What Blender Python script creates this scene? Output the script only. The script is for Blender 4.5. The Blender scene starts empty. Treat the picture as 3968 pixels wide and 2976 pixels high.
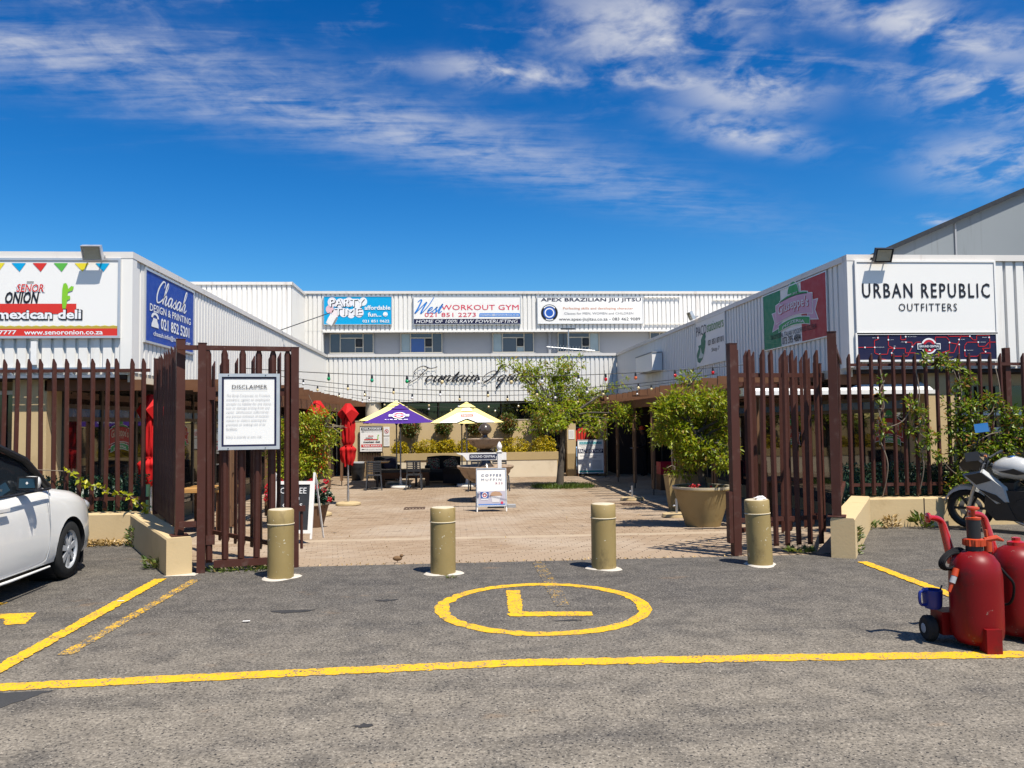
import bpy, bmesh, math, random
from mathutils import Vector, Matrix
random.seed(11)
PI = math.pi
rad = math.radians
scn = bpy.context.scene
C = scn.collection

# ------------------------------------------------------------------ camera, sky, sun, exposure
cam_d = bpy.data.cameras.new('camera'); cam_d.sensor_width = 36.0; cam_d.lens = 28.08
cam_d.clip_start = 0.05; cam_d.clip_end = 3000
cam = bpy.data.objects.new('camera', cam_d); C.objects.link(cam)
YAW, PITCH, ROLL = rad(4.1), rad(2.72), rad(0.65)
_f = Vector((math.sin(YAW)*math.cos(PITCH), math.cos(YAW)*math.cos(PITCH), math.sin(PITCH)))
_r0 = Vector((math.cos(YAW), -math.sin(YAW), 0)); _u0 = _r0.cross(_f)
_r = _r0*math.cos(ROLL) - _u0*math.sin(ROLL); _u = _r.cross(_f)
cam.matrix_world = Matrix(((_r.x, _u.x, -_f.x, 0), (_r.y, _u.y, -_f.y, 0), (_r.z, _u.z, -_f.z, 1.6), (0, 0, 0, 1)))
scn.camera = cam

SUN = Vector((0.295, -0.42, 1.0)).normalized()
world = bpy.data.worlds.new('World'); scn.world = world; world.use_nodes = True
wt = world.node_tree; wn = wt.nodes; wl = wt.links; wn.clear()
def WN(t, **k):
    n = wn.new(t)
    for a, b in k.items(): setattr(n, a, b)
    return n
def wmath(op, a, b=None, c=None, clamp=False):
    n = WN('ShaderNodeMath', operation=op); n.use_clamp = clamp
    for i, v in enumerate((a, b, c)):
        if v is None: continue
        if isinstance(v, (int, float)): n.inputs[i].default_value = v
        else: wl.new(v, n.inputs[i])
    return n.outputs[0]
sky = WN('ShaderNodeTexSky', sky_type='NISHITA', sun_disc=False)
sky.sun_elevation = math.asin(SUN.z); sky.sun_rotation = math.atan2(SUN.x, SUN.y)
sky.air_density = 1.0; sky.dust_density = 1.1; sky.ozone_density = 3.0; sky.altitude = 100
hsv = WN('ShaderNodeHueSaturation'); hsv.inputs['Saturation'].default_value = 1.45; hsv.inputs['Value'].default_value = 1.25
hsv.inputs['Hue'].default_value = 0.4975
wl.new(sky.outputs[0], hsv.inputs['Color'])
tc = WN('ShaderNodeTexCoord'); sep = WN('ShaderNodeSeparateXYZ'); wl.new(tc.outputs['Generated'], sep.inputs[0])
dz = wmath('ADD', wmath('MAXIMUM', sep.outputs[2], 0.0), 0.1)
px = wmath('DIVIDE', sep.outputs[0], dz); py = wmath('DIVIDE', sep.outputs[1], dz)
comb = WN('ShaderNodeCombineXYZ'); wl.new(px, comb.inputs[0]); wl.new(py, comb.inputs[1])
def wnoise(scale, detail, rough, stretch=(1, 1, 1), rot=0.0, dist=0.0, off=(0, 0, 0)):
    m = WN('ShaderNodeMapping'); m.inputs['Scale'].default_value = stretch; m.inputs['Rotation'].default_value = (0, 0, rot)
    m.inputs['Location'].default_value = off
    wl.new(comb.outputs[0], m.inputs[0])
    n = WN('ShaderNodeTexNoise'); n.inputs['Scale'].default_value = scale; n.inputs['Detail'].default_value = detail
    n.inputs['Roughness'].default_value = rough; n.inputs['Distortion'].default_value = dist
    wl.new(m.outputs[0], n.inputs[0]); return n.outputs[0]
def smooth(v, a, b):
    n = WN('ShaderNodeMapRange', interpolation_type='SMOOTHSTEP'); n.inputs[1].default_value = a; n.inputs[2].default_value = b
    wl.new(v, n.inputs[0]); return n.outputs[0]
def blob(cx, cy, rx, ry, rot):
    # soft elliptic patch of cloud in the plane of the cloud layer
    c, s = math.cos(rot), math.sin(rot)
    ax = wmath('SUBTRACT', px, cx); ay = wmath('SUBTRACT', py, cy)
    u = wmath('DIVIDE', wmath('ADD', wmath('MULTIPLY', ax, c), wmath('MULTIPLY', ay, s)), rx)
    v = wmath('DIVIDE', wmath('SUBTRACT', wmath('MULTIPLY', ay, c), wmath('MULTIPLY', ax, s)), ry)
    d = wmath('ADD', wmath('MULTIPLY', u, u), wmath('MULTIPLY', v, v))
    return wmath('POWER', 2.718, wmath('MULTIPLY', d, -1.0))
fine = wnoise(9.0, 6, 0.62, (1, 1, 1), 0.4, 0.35)
puff = wnoise(4.6, 4, 0.58, (1, 0.8, 1), 0.2, 0.15, (3.1, 1.7, 0))
wisp = wnoise(2.6, 5, 0.6, (0.55, 2.6, 1), -0.47, 0.8)
streak = wnoise(7.0, 5, 0.62, (0.5, 2.4, 1), -0.47, 0.5, (1.3, .4, 0))
band_m = wmath('ADD', blob(-0.15, 2.10, 1.05, 0.17, 0.47), wmath('MULTIPLY', blob(-0.85, 1.72, 0.4, 0.13, 0.1), 0.5), clamp=True)
band = wmath('MULTIPLY', band_m, smooth(wmath('ADD', wmath('MULTIPLY', fine, 0.35), wmath('ADD', wmath('MULTIPLY', wisp, 0.25), wmath('MULTIPLY', streak, 0.40))), 0.36, 0.66))
pm = blob(0.40, 1.60, 0.2, 0.17, 0.2)
for b in ((0.16, 1.80, 0.2, 0.06, 0.1), (0.47, 1.80, 0.17, 0.05, 0.1), (0.70, 1.82, 0.17, 0.13, 0.5), (1.33, 1.78, 0.28, 0.12, 0.2), (1.56, 2.15, 0.22, 0.16, 0.5), (0.95, 1.53, 0.35, 0.07, 0.3), (1.70, 2.62, 0.10, 0.04, 0), (0.78, 2.05, 0.2, 0.08, 0.4)):
    pm = wmath('MAXIMUM', pm, blob(*b))
puffs = wmath('MULTIPLY', pm, smooth(wmath('ADD', wmath('MULTIPLY', puff, 0.6), wmath('MULTIPLY', fine, 0.4)), 0.38, 0.60))
gen = wmath('MULTIPLY', smooth(wmath('ADD', wmath('MULTIPLY', wisp, 0.65), wmath('MULTIPLY', fine, 0.35)), 0.50, 0.74), smooth(py, 2.3, 1.5))
dens = wmath('ADD', wmath('MULTIPLY', band, 0.62), wmath('ADD', wmath('MULTIPLY', puffs, 0.92), wmath('MULTIPLY', gen, 0.40)), clamp=True)
dens = wmath('MULTIPLY', dens, 0.88)
cmix = WN('ShaderNodeMix', data_type='RGBA'); wl.new(dens, cmix.inputs[0])
gam = WN('ShaderNodeGamma'); gam.inputs[1].default_value = 1.38; wl.new(hsv.outputs[0], gam.inputs[0])
mul = WN('ShaderNodeMix', data_type='RGBA', blend_type='MULTIPLY'); mul.inputs[0].default_value = 1.0; wl.new(gam.outputs[0], mul.inputs[6]); mul.inputs[7].default_value = (.60, .575, .53, 1)
lim = WN('ShaderNodeVectorMath', operation='MINIMUM'); wl.new(mul.outputs[2], lim.inputs[0]); lim.inputs[1].default_value = (4.2, 6.6, 9.0)
wl.new(lim.outputs[0], cmix.inputs[6])
cmix.inputs[7].default_value = (6.6, 6.7, 7.1, 1)
bg = WN('ShaderNodeBackground'); bg.inputs['Strength'].default_value = 0.075
wl.new(cmix.outputs[2], bg.inputs[0])
wo = WN('ShaderNodeOutputWorld'); wl.new(bg.outputs[0], wo.inputs[0])

sun_d = bpy.data.lights.new('sun', 'SUN'); sun_d.energy = 5.0; sun_d.angle = rad(0.53); sun_d.color = (1.0, 0.94, 0.84)
sun = bpy.data.objects.new('sun', sun_d); C.objects.link(sun)
sun.location = SUN*50; sun.rotation_euler = (-SUN).to_track_quat('-Z', 'Y').to_euler()
scn.view_settings.view_transform = 'Standard'; scn.view_settings.look = 'None'
scn.view_settings.exposure = 0.55; scn.view_settings.gamma = 1.0; scn.view_settings.use_curve_mapping = False
scn.cycles.max_bounces = 6; scn.cycles.diffuse_bounces = 1; scn.cycles.transparent_max_bounces = 8
scn.cycles.use_denoising = True

# ------------------------------------------------------------------ helpers
def g(y):                                   # courtyard paving falls away from the gate
    if y <= 9: return 0.0
    if y <= 16: return -0.33*(y-9)/7
    if y <= 20: return -0.33-0.07*(y-16)/4
    return -0.4
class MB:
    def __init__(s): s.v = []; s.f = []; s.m = []; s.k = 0
    def add(s, vs, fs, m=None):
        o = len(s.v); s.v += [tuple(p) for p in vs]
        s.f += [tuple(i+o for i in f) for f in fs]; s.m += [s.k if m is None else m]*len(fs)
        return s
    def box(s, x0, x1, y0, y1, z0, z1, m=None, rz=0.0, c=None):
        vs = [(x, y, z) for z in (z0, z1) for y in (y0, y1) for x in (x0, x1)]
        if rz:
            cx, cy = c if c else ((x0+x1)/2, (y0+y1)/2); ca, sa = math.cos(rz), math.sin(rz)
            vs = [(cx+(x-cx)*ca-(y-cy)*sa, cy+(x-cx)*sa+(y-cy)*ca, z) for x, y, z in vs]
        return s.add(vs, [(0, 2, 3, 1), (4, 5, 7, 6), (0, 1, 5, 4), (2, 6, 7, 3), (0, 4, 6, 2), (1, 3, 7, 5)], m)
    def bar(s, a, b, w, h, m=None, up=(0, 0, 1)):          # box beam from a to b
        a, b = Vector(a), Vector(b); d = (b-a).normalized(); up = Vector(up)
        if abs(d.dot(up)) > .98: up = Vector((0, 1, 0))
        r = d.cross(up).normalized()*w/2; u = r.cross(d).normalized()*h/2
        vs = [p+i*r+j*u for p in (a, b) for i, j in ((-1, -1), (1, -1), (1, 1), (-1, 1))]
        return s.add(vs, [(0, 1, 2, 3), (7, 6, 5, 4), (0, 4, 5, 1), (1, 5, 6, 2), (2, 6, 7, 3), (3, 7, 4, 0)], m)
    def tube(s, path, r, n=8, m=None, caps=True):
        P = [Vector(p) for p in path]; rs = r if isinstance(r, (list, tuple)) else [r]*len(P)
        o = len(s.v); ref = None; vs = []
        for i, p in enumerate(P):
            d = (P[min(i+1, len(P)-1)]-P[max(i-1, 0)]).normalized()
            if ref is None:
                ref = Vector((0, 0, 1)) if abs(d.z) < .9 else Vector((1, 0, 0))
            a = d.cross(ref).normalized(); b = a.cross(d).normalized(); ref = b
            vs += [p+(a*math.cos(2*PI*k/n)+b*math.sin(2*PI*k/n))*rs[i] for k in range(n)]
        fs = [(i*n+k, i*n+(k+1) % n, (i+1)*n+(k+1) % n, (i+1)*n+k) for i in range(len(P)-1) for k in range(n)]
        if caps: fs += [tuple(range(n-1, -1, -1)), tuple((len(P)-1)*n+k for k in range(n))]
        return s.add(vs, fs, m)
    def lathe(s, prof, n=20, c=(0, 0, 0), m=None, sx=1, sy=1, flute=None, caps=True):
        vs = []
        for r, z in prof:
            for k in range(n):
                a = 2*PI*k/n; q = r*(1+(flute(a, z) if flute else 0)); vs.append((c[0]+q*sx*math.cos(a), c[1]+q*sy*math.sin(a), c[2]+z))
        fs = [(i*n+k, i*n+(k+1) % n, (i+1)*n+(k+1) % n, (i+1)*n+k) for i in range(len(prof)-1) for k in range(n)]
        if caps: fs += [tuple(range(n-1, -1, -1)), tuple((len(prof)-1)*n+k for k in range(n))]
        return s.add(vs, fs, m)
    def prism(s, poly, d, y0=0.0, m=None):                  # polygon in XZ, pushed along +Y by d
        n = len(poly); vs = [(x, y0, z) for x, z in poly]+[(x, y0+d, z) for x, z in poly]
        return s.add(vs, [tuple(range(n)), tuple(range(2*n-1, n-1, -1))]+[(i, i+n, (i+1) % n+n, (i+1) % n) for i in range(n)], m)
    def flat(s, poly, y=0.0, m=None):
        return s.add([(x, y, z) for x, z in poly], [tuple(range(len(poly)))], m)
    def ell(s, c, r, n=12, q=8, m=None, fn=None):
        vs = []; 
        for i in range(q+1):
            t = PI*i/q
            for k in range(n):
                a = 2*PI*k/n; p = Vector((math.sin(t)*math.cos(a), math.sin(t)*math.sin(a), math.cos(t)))
                e = fn(p) if fn else 1.0
                vs.append((c[0]+p.x*r[0]*e, c[1]+p.y*r[1]*e, c[2]+p.z*r[2]*e))
        fs = [(i*n+k, (i+1)*n+k, (i+1)*n+(k+1) % n, i*n+(k+1) % n) for i in range(q) for k in range(n)]
        return s.add(vs, fs, m)
    def loft(s, secs, closed=True, caps=True, m=None):
        n = len(secs[0]); vs = [p for q in secs for p in q]; e = n if closed else n-1
        fs = [(i*n+k, i*n+(k+1) % n, (i+1)*n+(k+1) % n, (i+1)*n+k) for i in range(len(secs)-1) for k in range(e)]
        if caps: fs += [tuple(range(n-1, -1, -1)), tuple((len(secs)-1)*n+k for k in range(n))]
        return s.add(vs, fs, m)
    def xf(s, M, i0=0):
        s.v = s.v[:i0]+[tuple(M @ Vector(p)) for p in s.v[i0:]]; return s
def mesh(name, mb, mats, smooth=False, angle=40):
    me = bpy.data.meshes.new(name); me.from_pydata(mb.v, [], mb.f)
    for m in (mats if isinstance(mats, (list, tuple)) else [mats]): me.materials.append(m)
    me.polygons.foreach_set('material_index', mb.m)
    me.validate(); me.update()
    bm = bmesh.new(); bm.from_mesh(me)
    if smooth: bmesh.ops.remove_doubles(bm, verts=bm.verts, dist=1e-5)
    bmesh.ops.recalc_face_normals(bm, faces=bm.faces) if smooth != 'raw' else None
    bm.to_mesh(me); bm.free()
    if smooth:
        me.polygons.foreach_set('use_smooth', [True]*len(me.polygons))
        if smooth is True: me.set_sharp_from_angle(angle=rad(angle))
    return me
def link(o, parent=None):
    C.objects.link(o)
    if parent is not None: o.parent = parent
    return o
def tag(o, label=None, cat=None, group=None, kind=None):
    if label: o['label'] = label
    if cat: o['category'] = cat
    if group: o['group'] = group
    if kind: o['kind'] = kind
    return o
def thing(name, label, cat, loc=(0, 0, 0), rz=0.0, group=None):
    o = bpy.data.objects.new(name, None); o.empty_display_size = .2; C.objects.link(o)
    o.location = loc; o.rotation_euler = (0, 0, rz)
    return tag(o, label, cat, group)
def part(name, mb, mats, parent, smooth=False, loc=None, rot=None, world=False, angle=40):
    # world=True: the mesh was written in world coordinates, the parent is an unrotated empty
    if world and parent is not None:
        L = parent.location
        p = parent.parent
        off = Vector(L)
        while p is not None: off += Vector(p.location); p = p.parent
        mb.v = [(x-off.x, y-off.y, z-off.z) for x, y, z in mb.v]
    o = bpy.data.objects.new(name, mesh(name, mb, mats, smooth, angle)); link(o, parent)
    if loc: o.location = loc
    if rot: o.rotation_euler = rot
    return o
def again(o, parent, loc=None, rot=None):                     # same mesh data, another object
    c = o.copy(); link(c); c.parent = parent
    if loc is not None: c.location = loc
    if rot is not None: c.rotation_euler = rot
    return c
def dup(root, loc, rz, label=None):
    r = root.copy(); C.objects.link(r); r.location = loc; r.rotation_euler = (0, 0, rz)
    if label: r['label'] = label
    for ch in list(root.children):
        c = again(ch, r)
        for q in list(ch.children): again(q, c)
    return r
def sm(pts, k=6):                                             # Catmull-Rom through points
    P = [Vector(p) for p in pts]; out = []
    for i in range(len(P)-1):
        a, b, c, d = P[max(i-1, 0)], P[i], P[i+1], P[min(i+2, len(P)-1)]
        for j in range(k):
            t = j/k; out.append(.5*((2*b)+(c-a)*t+(2*a-5*b+4*c-d)*t*t+(3*b-a-3*c+d)*t**3))
    return out+[P[-1]]

# ------------------------------------------------------------------ materials
class NT:
    def __init__(s, name):
        s.m = bpy.data.materials.new(name); s.m.use_nodes = True; s.t = s.m.node_tree; s.n = s.t.nodes; s.l = s.t.links
        s.b = s.n['Principled BSDF']; s.o = s.n['Material Output']; s._c = None
    def new(s, t, **k):
        n = s.n.new(t)
        for a, b in k.items(): setattr(n, a, b)
        return n
    def co(s, which='Object'):
        if s._c is None: s._c = s.new('ShaderNodeTexCoord')
        return s._c.outputs[which]
    def put(s, v, sock):
        if isinstance(v, (int, float)): sock.default_value = v
        elif isinstance(v, (tuple, list)): sock.default_value = tuple(v)+((1,) if len(v) == 3 and sock.type == 'RGBA' else ())
        else: s.l.new(v, sock)
    def noise(s, scale, detail=4, rough=.55, stretch=None, dist=0, co=None):
        n = s.new('ShaderNodeTexNoise'); n.inputs['Scale'].default_value = scale; n.inputs['Detail'].default_value = detail
        n.inputs['Roughness'].default_value = rough; n.inputs['Distortion'].default_value = dist
        c = co or s.co()
        if stretch:
            mp = s.new('ShaderNodeMapping'); mp.inputs['Scale'].default_value = stretch; s.l.new(c, mp.inputs[0]); c = mp.outputs[0]
        s.l.new(c, n.inputs[0]); return n.outputs[0]
    def vor(s, scale, feature='F1', out=0, stretch=None, rnd=1):
        n = s.new('ShaderNodeTexVoronoi', feature=feature); n.inputs['Scale'].default_value = scale; n.inputs['Randomness'].default_value = rnd
        c = s.co()
        if stretch:
            mp = s.new('ShaderNodeMapping'); mp.inputs['Scale'].default_value = stretch; s.l.new(c, mp.inputs[0]); c = mp.outputs[0]
        s.l.new(c, n.inputs[0]); return n.outputs[out]
    def ramp(s, v, a, b, x=0., y=1., sm=True):
        n = s.new('ShaderNodeMapRange'); n.clamp = True
        if sm: n.interpolation_type = 'SMOOTHSTEP'
        for i, q in ((1, a), (2, b), (3, x), (4, y)): n.inputs[i].default_value = q
        s.put(v, n.inputs[0]); return n.outputs[0]
    def math(s, op, a, b=0.):
        n = s.new('ShaderNodeMath', operation=op); s.put(a, n.inputs[0]); s.put(b, n.inputs[1]); return n.outputs[0]
    def mix(s, f, a, b, mode='MIX'):
        n = s.new('ShaderNodeMix', data_type='RGBA', blend_type=mode); s.put(f, n.inputs[0]); s.put(a, n.inputs[6]); s.put(b, n.inputs[7]); return n.outputs[2]
    def isl(s): return s.new('ShaderNodeNewGeometry').outputs['Random Per Island']
    def rnd(s): return s.new('ShaderNodeObjectInfo').outputs['Random']
    def bump(s, h, st=.3, d=.01):
        n = s.new('ShaderNodeBump'); n.inputs['Strength'].default_value = st; n.inputs['Distance'].default_value = d
        s.put(h, n.inputs['Height']); s.l.new(n.outputs[0], s.b.inputs['Normal']); return n
    def set(s, **k):
        for a, v in k.items():
            s.put(v, s.b.inputs[{'col': 'Base Color', 'rough': 'Roughness', 'metal': 'Metallic', 'spec': 'Specular IOR Level', 'coat': 'Coat Weight', 'trans': 'Transmission Weight', 'alpha': 'Alpha', 'sss': 'Subsurface Weight'}.get(a, a)])
        return s.m
def sc(c, k): return tuple(min(1, x*k) for x in c)
MATS = {}
def mat(name, col, rough=.6, spec=.4, metal=0., var=.10, vs=4., bump=0., bs=60., grime=None, coat=0.):
    if name in MATS: return MATS[name]
    t = NT(name)
    c = t.mix(t.noise(vs, 5, .6), sc(col, 1-var), sc(col, 1+var))
    if grime: c = t.mix(t.ramp(t.noise(grime[1], 6, .65, grime[3] if len(grime) > 3 else None), .52, .8, 0, grime[2]), c, grime[0])
    r = t.ramp(t.noise(vs*3, 3), .3, .7, max(.02, rough-.08), min(1, rough+.08))
    if bump: t.bump(t.noise(bs, 4), bump, .004)
    MATS[name] = t.set(col=c, rough=r, spec=spec, metal=metal, coat=coat)
    return MATS[name]
# ------------------------------------------------------------------ surface materials
def asphalt_color(t):
    big = t.noise(.40, 4, .6); mid = t.noise(2.1, 5, .65)
    sx = t.new('ShaderNodeSeparateXYZ'); t.l.new(t.co(), sx.inputs[0])
    lane = t.ramp(t.math('ADD', sx.outputs[1], t.math('MULTIPLY', t.math('SUBTRACT', big, .5), 5.)), 8.6, 3.4)
    base = t.mix(t.ramp(t.math('ADD', t.math('MULTIPLY', big, .6), t.math('MULTIPLY', lane, .40)), .28, .70), (.100, .089, .076), (.195, .168, .132))
    base = t.mix(t.ramp(mid, .44, .72, 0, .6), base, (.062, .057, .052))
    base = t.mix(t.ramp(t.noise(1.1, 4, .6, (1, 1.6, 1)), .63, .75, 0, .40), base, (.27, .165, .085))
    base = t.mix(t.ramp(t.noise(3.3, 5, .7, (.6, 1.8, 1)), .64, .72, 0, .45), base, (.30, .265, .22))
    base = t.mix(t.ramp(t.noise(1.0, 5, .65, (.3, 1.9, 1)), .50, .70, 0, .55), base, (.060, .055, .050))
    chip = t.ramp(t.vor(50, 'F1', 0), .24, .44, 1, 0)
    pick = t.ramp(t.noise(57, 2, .6), .44, .56)
    c = t.mix(t.math('MULTIPLY', chip, t.math('MULTIPLY', pick, .93)), base, (.011, .012, .015))
    lite = t.math('MULTIPLY', t.ramp(t.vor(70, 'F1', 0), .18, .42, 1, 0), t.ramp(t.noise(71, 2), .48, .58))
    c = t.mix(t.math('MULTIPLY', lite, .8), c, (.36, .32, .26))
    gr = t.math('MULTIPLY', t.ramp(t.noise(44, 2, .7), .34, .66, .74, 1.22), t.ramp(t.noise(5.5, 3, .6), .35, .65, .88, 1.12)); cb = t.new('ShaderNodeCombineXYZ')
    for i in range(3): t.l.new(gr, cb.inputs[i])
    return t.mix(1., c, cb.outputs[0], 'MULTIPLY')
def asphalt():
    t = NT('worn_asphalt'); c = asphalt_color(t)
    t.bump(t.math('ADD', t.vor(62, 'F1', 0), t.math('MULTIPLY', t.noise(18, 3), .8)), .55, .006)
    return t.set(col=c, rough=.85, spec=.25)
def paint(name, wear):
    t = NT(name); a = asphalt_color(t)
    y = t.mix(t.noise(9, 4), (.66, .355, .006), (.78, .44, .012))
    y = t.mix(t.ramp(t.noise(3.2, 6, .7), .45, .75, 0, .55), y, (.40, .25, .05))
    hole = t.ramp(t.math('ADD', t.math('MULTIPLY', t.noise(62, 2), .55), t.math('MULTIPLY', t.noise(7, 5, .7), .45)), wear-.05, wear+.06)
    t.bump(t.vor(62, 'F1', 0), .4, .005)
    return t.set(col=t.mix(hole, y, a), rough=.7, spec=.3)
def paver_mat():
    t = NT('brick_paver')
    c = t.mix(t.isl(), (.240, .168, .106), (.320, .240, .164))
    c = t.mix(t.ramp(t.rnd(), 0, 1, 0, .5), c, (.31, .22, .145))
    c = t.mix(t.ramp(t.noise(.5, 5, .6), .40, .66, 0, .75), c, (.37, .295, .22))
    c = t.mix(t.ramp(t.noise(3.5, 6, .65, (1, 2.5, 1)), .52, .74, 0, .6), c, (.13, .085, .055))
    t.bump(t.noise(40, 4), .3, .004)
    return t.set(col=c, rough=.85, spec=.2)
M_asph = asphalt(); M_yel = paint('yellow_road_paint', .555); M_yel2 = paint('worn_yellow_road_paint', .465); M_ghost = paint('faded_road_paint', .405)
M_paver = paver_mat()
M_sand = mat('joint_sand', (.25, .18, .115), .95, .1, var=.25, vs=3)
M_conc = mat('pale_concrete', (.37, .29, .205), .9, .2, var=.25, vs=2, bump=.3)
M_whitewash = mat('white_cement_collar', (.50, .45, .38), .9, .2, var=.12, vs=9, bump=.4)
M_ground = mat('dry_ground', (.17, .145, .11), .95, .1, var=.2, vs=.4)
def clad_mat(name, col, stain):
    t = NT(name)
    c = t.mix(t.noise(.6, 4), sc(col, .95), col)
    c = t.mix(t.ramp(t.noise(2.2, 5, .7, (1.6, 1.6, .18)), .55, .82, 0, stain), c, (.40, .32, .27))
    t.bump(t.noise(3, 3), .06, .01)
    return t.set(col=c, rough=.42, spec=.4)
M_clad = clad_mat('white_ribbed_sheet', (.785, .755, .70), .60)
M_cap = clad_mat('parapet_flashing', (.70, .655, .60), .9)
M_tan = mat('tan_plaster', (.55, .41, .225), .85, .2, var=.08, vs=2.5, bump=.35, bs=35, grime=((.36, .25, .12), 3, .5))
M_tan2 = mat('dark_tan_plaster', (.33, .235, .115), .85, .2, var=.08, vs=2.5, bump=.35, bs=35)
M_tan3 = mat('coping_tan', (.44, .325, .165), .85, .2, var=.08, vs=2.5, bump=.3, bs=35)
M_cream = mat('cream_plaster', (.68, .58, .43), .85, .2, var=.07, vs=2, bump=.3, bs=35, grime=((.40, .30, .18), 3, .4))
M_grey = mat('grey_plaster', (.33, .335, .345), .85, .2, var=.08, vs=1.5, bump=.2, bs=30)
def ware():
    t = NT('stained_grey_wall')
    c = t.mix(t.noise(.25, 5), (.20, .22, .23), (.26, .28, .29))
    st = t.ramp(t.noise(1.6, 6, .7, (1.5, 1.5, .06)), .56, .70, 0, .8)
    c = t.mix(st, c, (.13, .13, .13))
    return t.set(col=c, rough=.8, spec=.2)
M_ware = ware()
M_brown = mat('brown_fence_paint', (.066, .023, .016), .5, .25, var=.22, vs=3, grime=((.17, .125, .105), 7, .45))
M_wood = mat('stained_pergola_timber', (.150, .068, .033), .7, .25, var=.25, vs=5, bump=.3, bs=25)
M_post = mat('brown_pergola_post', (.16, .085, .045), .6, .3, var=.2, vs=5)
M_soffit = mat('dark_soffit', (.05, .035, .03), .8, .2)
M_steel = mat('galvanised_steel', (.52, .53, .55), .38, .5, .85, var=.1, vs=8)
M_dark = mat('dark_metal', (.025, .025, .027), .5, .4, var=.2)
M_black = mat('black_plastic', (.016, .016, .018), .45, .45, var=.25)
M_rubber = mat('tyre_rubber', (.018, .018, .018), .8, .3, var=.3, vs=12)
M_white = mat('white_paint', (.80, .775, .735), .45, .4, var=.03)
M_board = mat('white_sign_board', (.80, .775, .73), .4, .4, var=.02, vs=1.5)
M_frame_al = mat('aluminium_edge', (.62, .62, .62), .4, .5, .6, var=.05)
M_wframe = mat('cream_window_frame', (.52, .47, .38), .6, .35, var=.15)
def glass_mat(name, col, rough=.03):
    t = NT(name); t.bump(t.noise(.9, 2), .04, .05)
    return t.set(col=t.mix(t.noise(2, 2), sc(col, .7), col), rough=rough, spec=.9)
M_glass = glass_mat('dark_shop_glass', (.013, .014, .017))
M_pane = glass_mat('upper_window_glass', (.055, .06, .075), .06)
M_blue_pane = glass_mat('blue_lined_glass', (.02, .07, .30), .08)
M_green_pane = glass_mat('frosted_glass', (.36, .42, .42), .2)

# ------------------------------------------------------------------ ground, parking lot, paving
gb = MB().add([(-400, -300, -.47), (400, -300, -.47), (400, 500, -.47), (-400, 500, -.47)], [(0, 1, 2, 3)])
tag(part('ground', gb, M_ground, None), kind='structure')
lot = MB()
lot.add([(-60, -80, 0), (60, -80, 0), (60, 9.22, 0), (4.45, 9.22, 0), (-2.95, 9.22, 0), (-60, 9.22, 0)], [(0, 1, 2, 3, 4, 5)])
lot.add([(-60, 9.22, 0), (-2.95, 9.22, 0), (-4.3, 11.6, 0), (-60, 11.6, 0)], [(0, 1, 2, 3)])
lot.add([(4.45, 9.22, 0), (60, 9.22, 0), (60, 11.6, 0), (5.95, 11.6, 0)], [(0, 1, 2, 3)])
lot = tag(part('parking_lot', lot, M_asph, None), kind='structure')
def ragged(pts, step=.03, amp=.006):
    out = []; n = len(pts)
    for i in range(n):
        a, b = Vector(pts[i]), Vector(pts[(i+1) % n]); k = max(1, int((b-a).length/step)); nrm = Vector((-(b-a).y, (b-a).x)).normalized()
        for j in range(k):
            p = a.lerp(b, j/k)+nrm*random.gauss(0, amp); out.append((p.x, p.y))
    return out
def marking(name, pts, m, z=.004, amp=.006):
    P = ragged(pts, .03, amp)
    return part(name, MB().add([(x, y, z) for x, y in P], [tuple(range(len(P)))]), m, lot)
def strip(a, b, w):
    a, b = Vector(a), Vector(b); n = Vector((-(b-a).y, (b-a).x)).normalized()*w/2
    return [a-n, b-n, b+n, a+n]
fl = [(-3.6, 5.17), (-2.81, 5.22), (-1.2, 5.30), (.39, 5.37), (2.0, 5.30), (3.76, 5.19), (4.9, 5.12)]
marking('painted_line', [(x, y-.075) for x, y in fl]+[(x, y+.075) for x, y in reversed(fl)], M_yel)
marking('painted_line', strip((-3.02, 5.22), (-3.08, 8.67), .12), M_yel, .0075)
marking('painted_line', strip((-2.75, 5.9), (-2.70, 8.6), .10), M_yel2)
marking('painted_line', strip((4.36, 5.25), (4.50, 8.66), .12), M_yel, .0075)
marking('painted_line', strip((.93, 9.15), (.92, 6.95), .13), M_ghost, .0035)
marking('painted_letter', [(-3.95, 7.24), (-3.62, 7.25), (-3.50, 6.85), (-3.66, 6.84), (-3.78, 7.07), (-3.95, 7.08)], M_yel)
marking('painted_letter', [(-4.5, 7.7), (-4.1, 7.7), (-4.1, 7.6), (-4.5, 7.6)], M_yel)
marking('painted_letter', [(.47, 7.66), (.605, 7.64), (.555, 6.79), (1.13, 6.72), (1.12, 6.58), (.43, 6.64)], M_yel)
ring = MB(); N = 96; vs = []
for k in range(N):
    a = 2*PI*k/N; w = .5*math.sin(a)+.5
    for r in (.815+random.gauss(0, .008), .93+random.gauss(0, .007)):
        vs.append((.745+r*1.0*math.cos(a), 6.98+r*1.05*math.sin(a), .004))
ring.add(vs, [(2*k, 2*k+1, (2*k+3) % (2*N), (2*k+2) % (2*N)) for k in range(N)])
part('painted_ring', ring, M_yel, lot)
M_stain = mat('oil_stain', (.035, .033, .032), .8, .3, var=.3, vs=9)
M_tar = mat('tar_patch', (.045, .044, .043), .7, .3, var=.3, vs=6, bump=.4)
for cx, cy, rx, ry in ((-1.41, 7.04, .16, .07), (-.63, 7.37, .09, .05), (-.5, 4.35, .05, .03), (.9, 6.45, .10, .03)):
    marking('oil_stain', [(cx+rx*math.cos(a)*(1+.3*math.sin(3*a)), cy+ry*math.sin(a)*(1+.25*math.cos(2*a))) for a in [2*PI*k/16 for k in range(16)]], M_stain, .003, .008)
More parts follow.
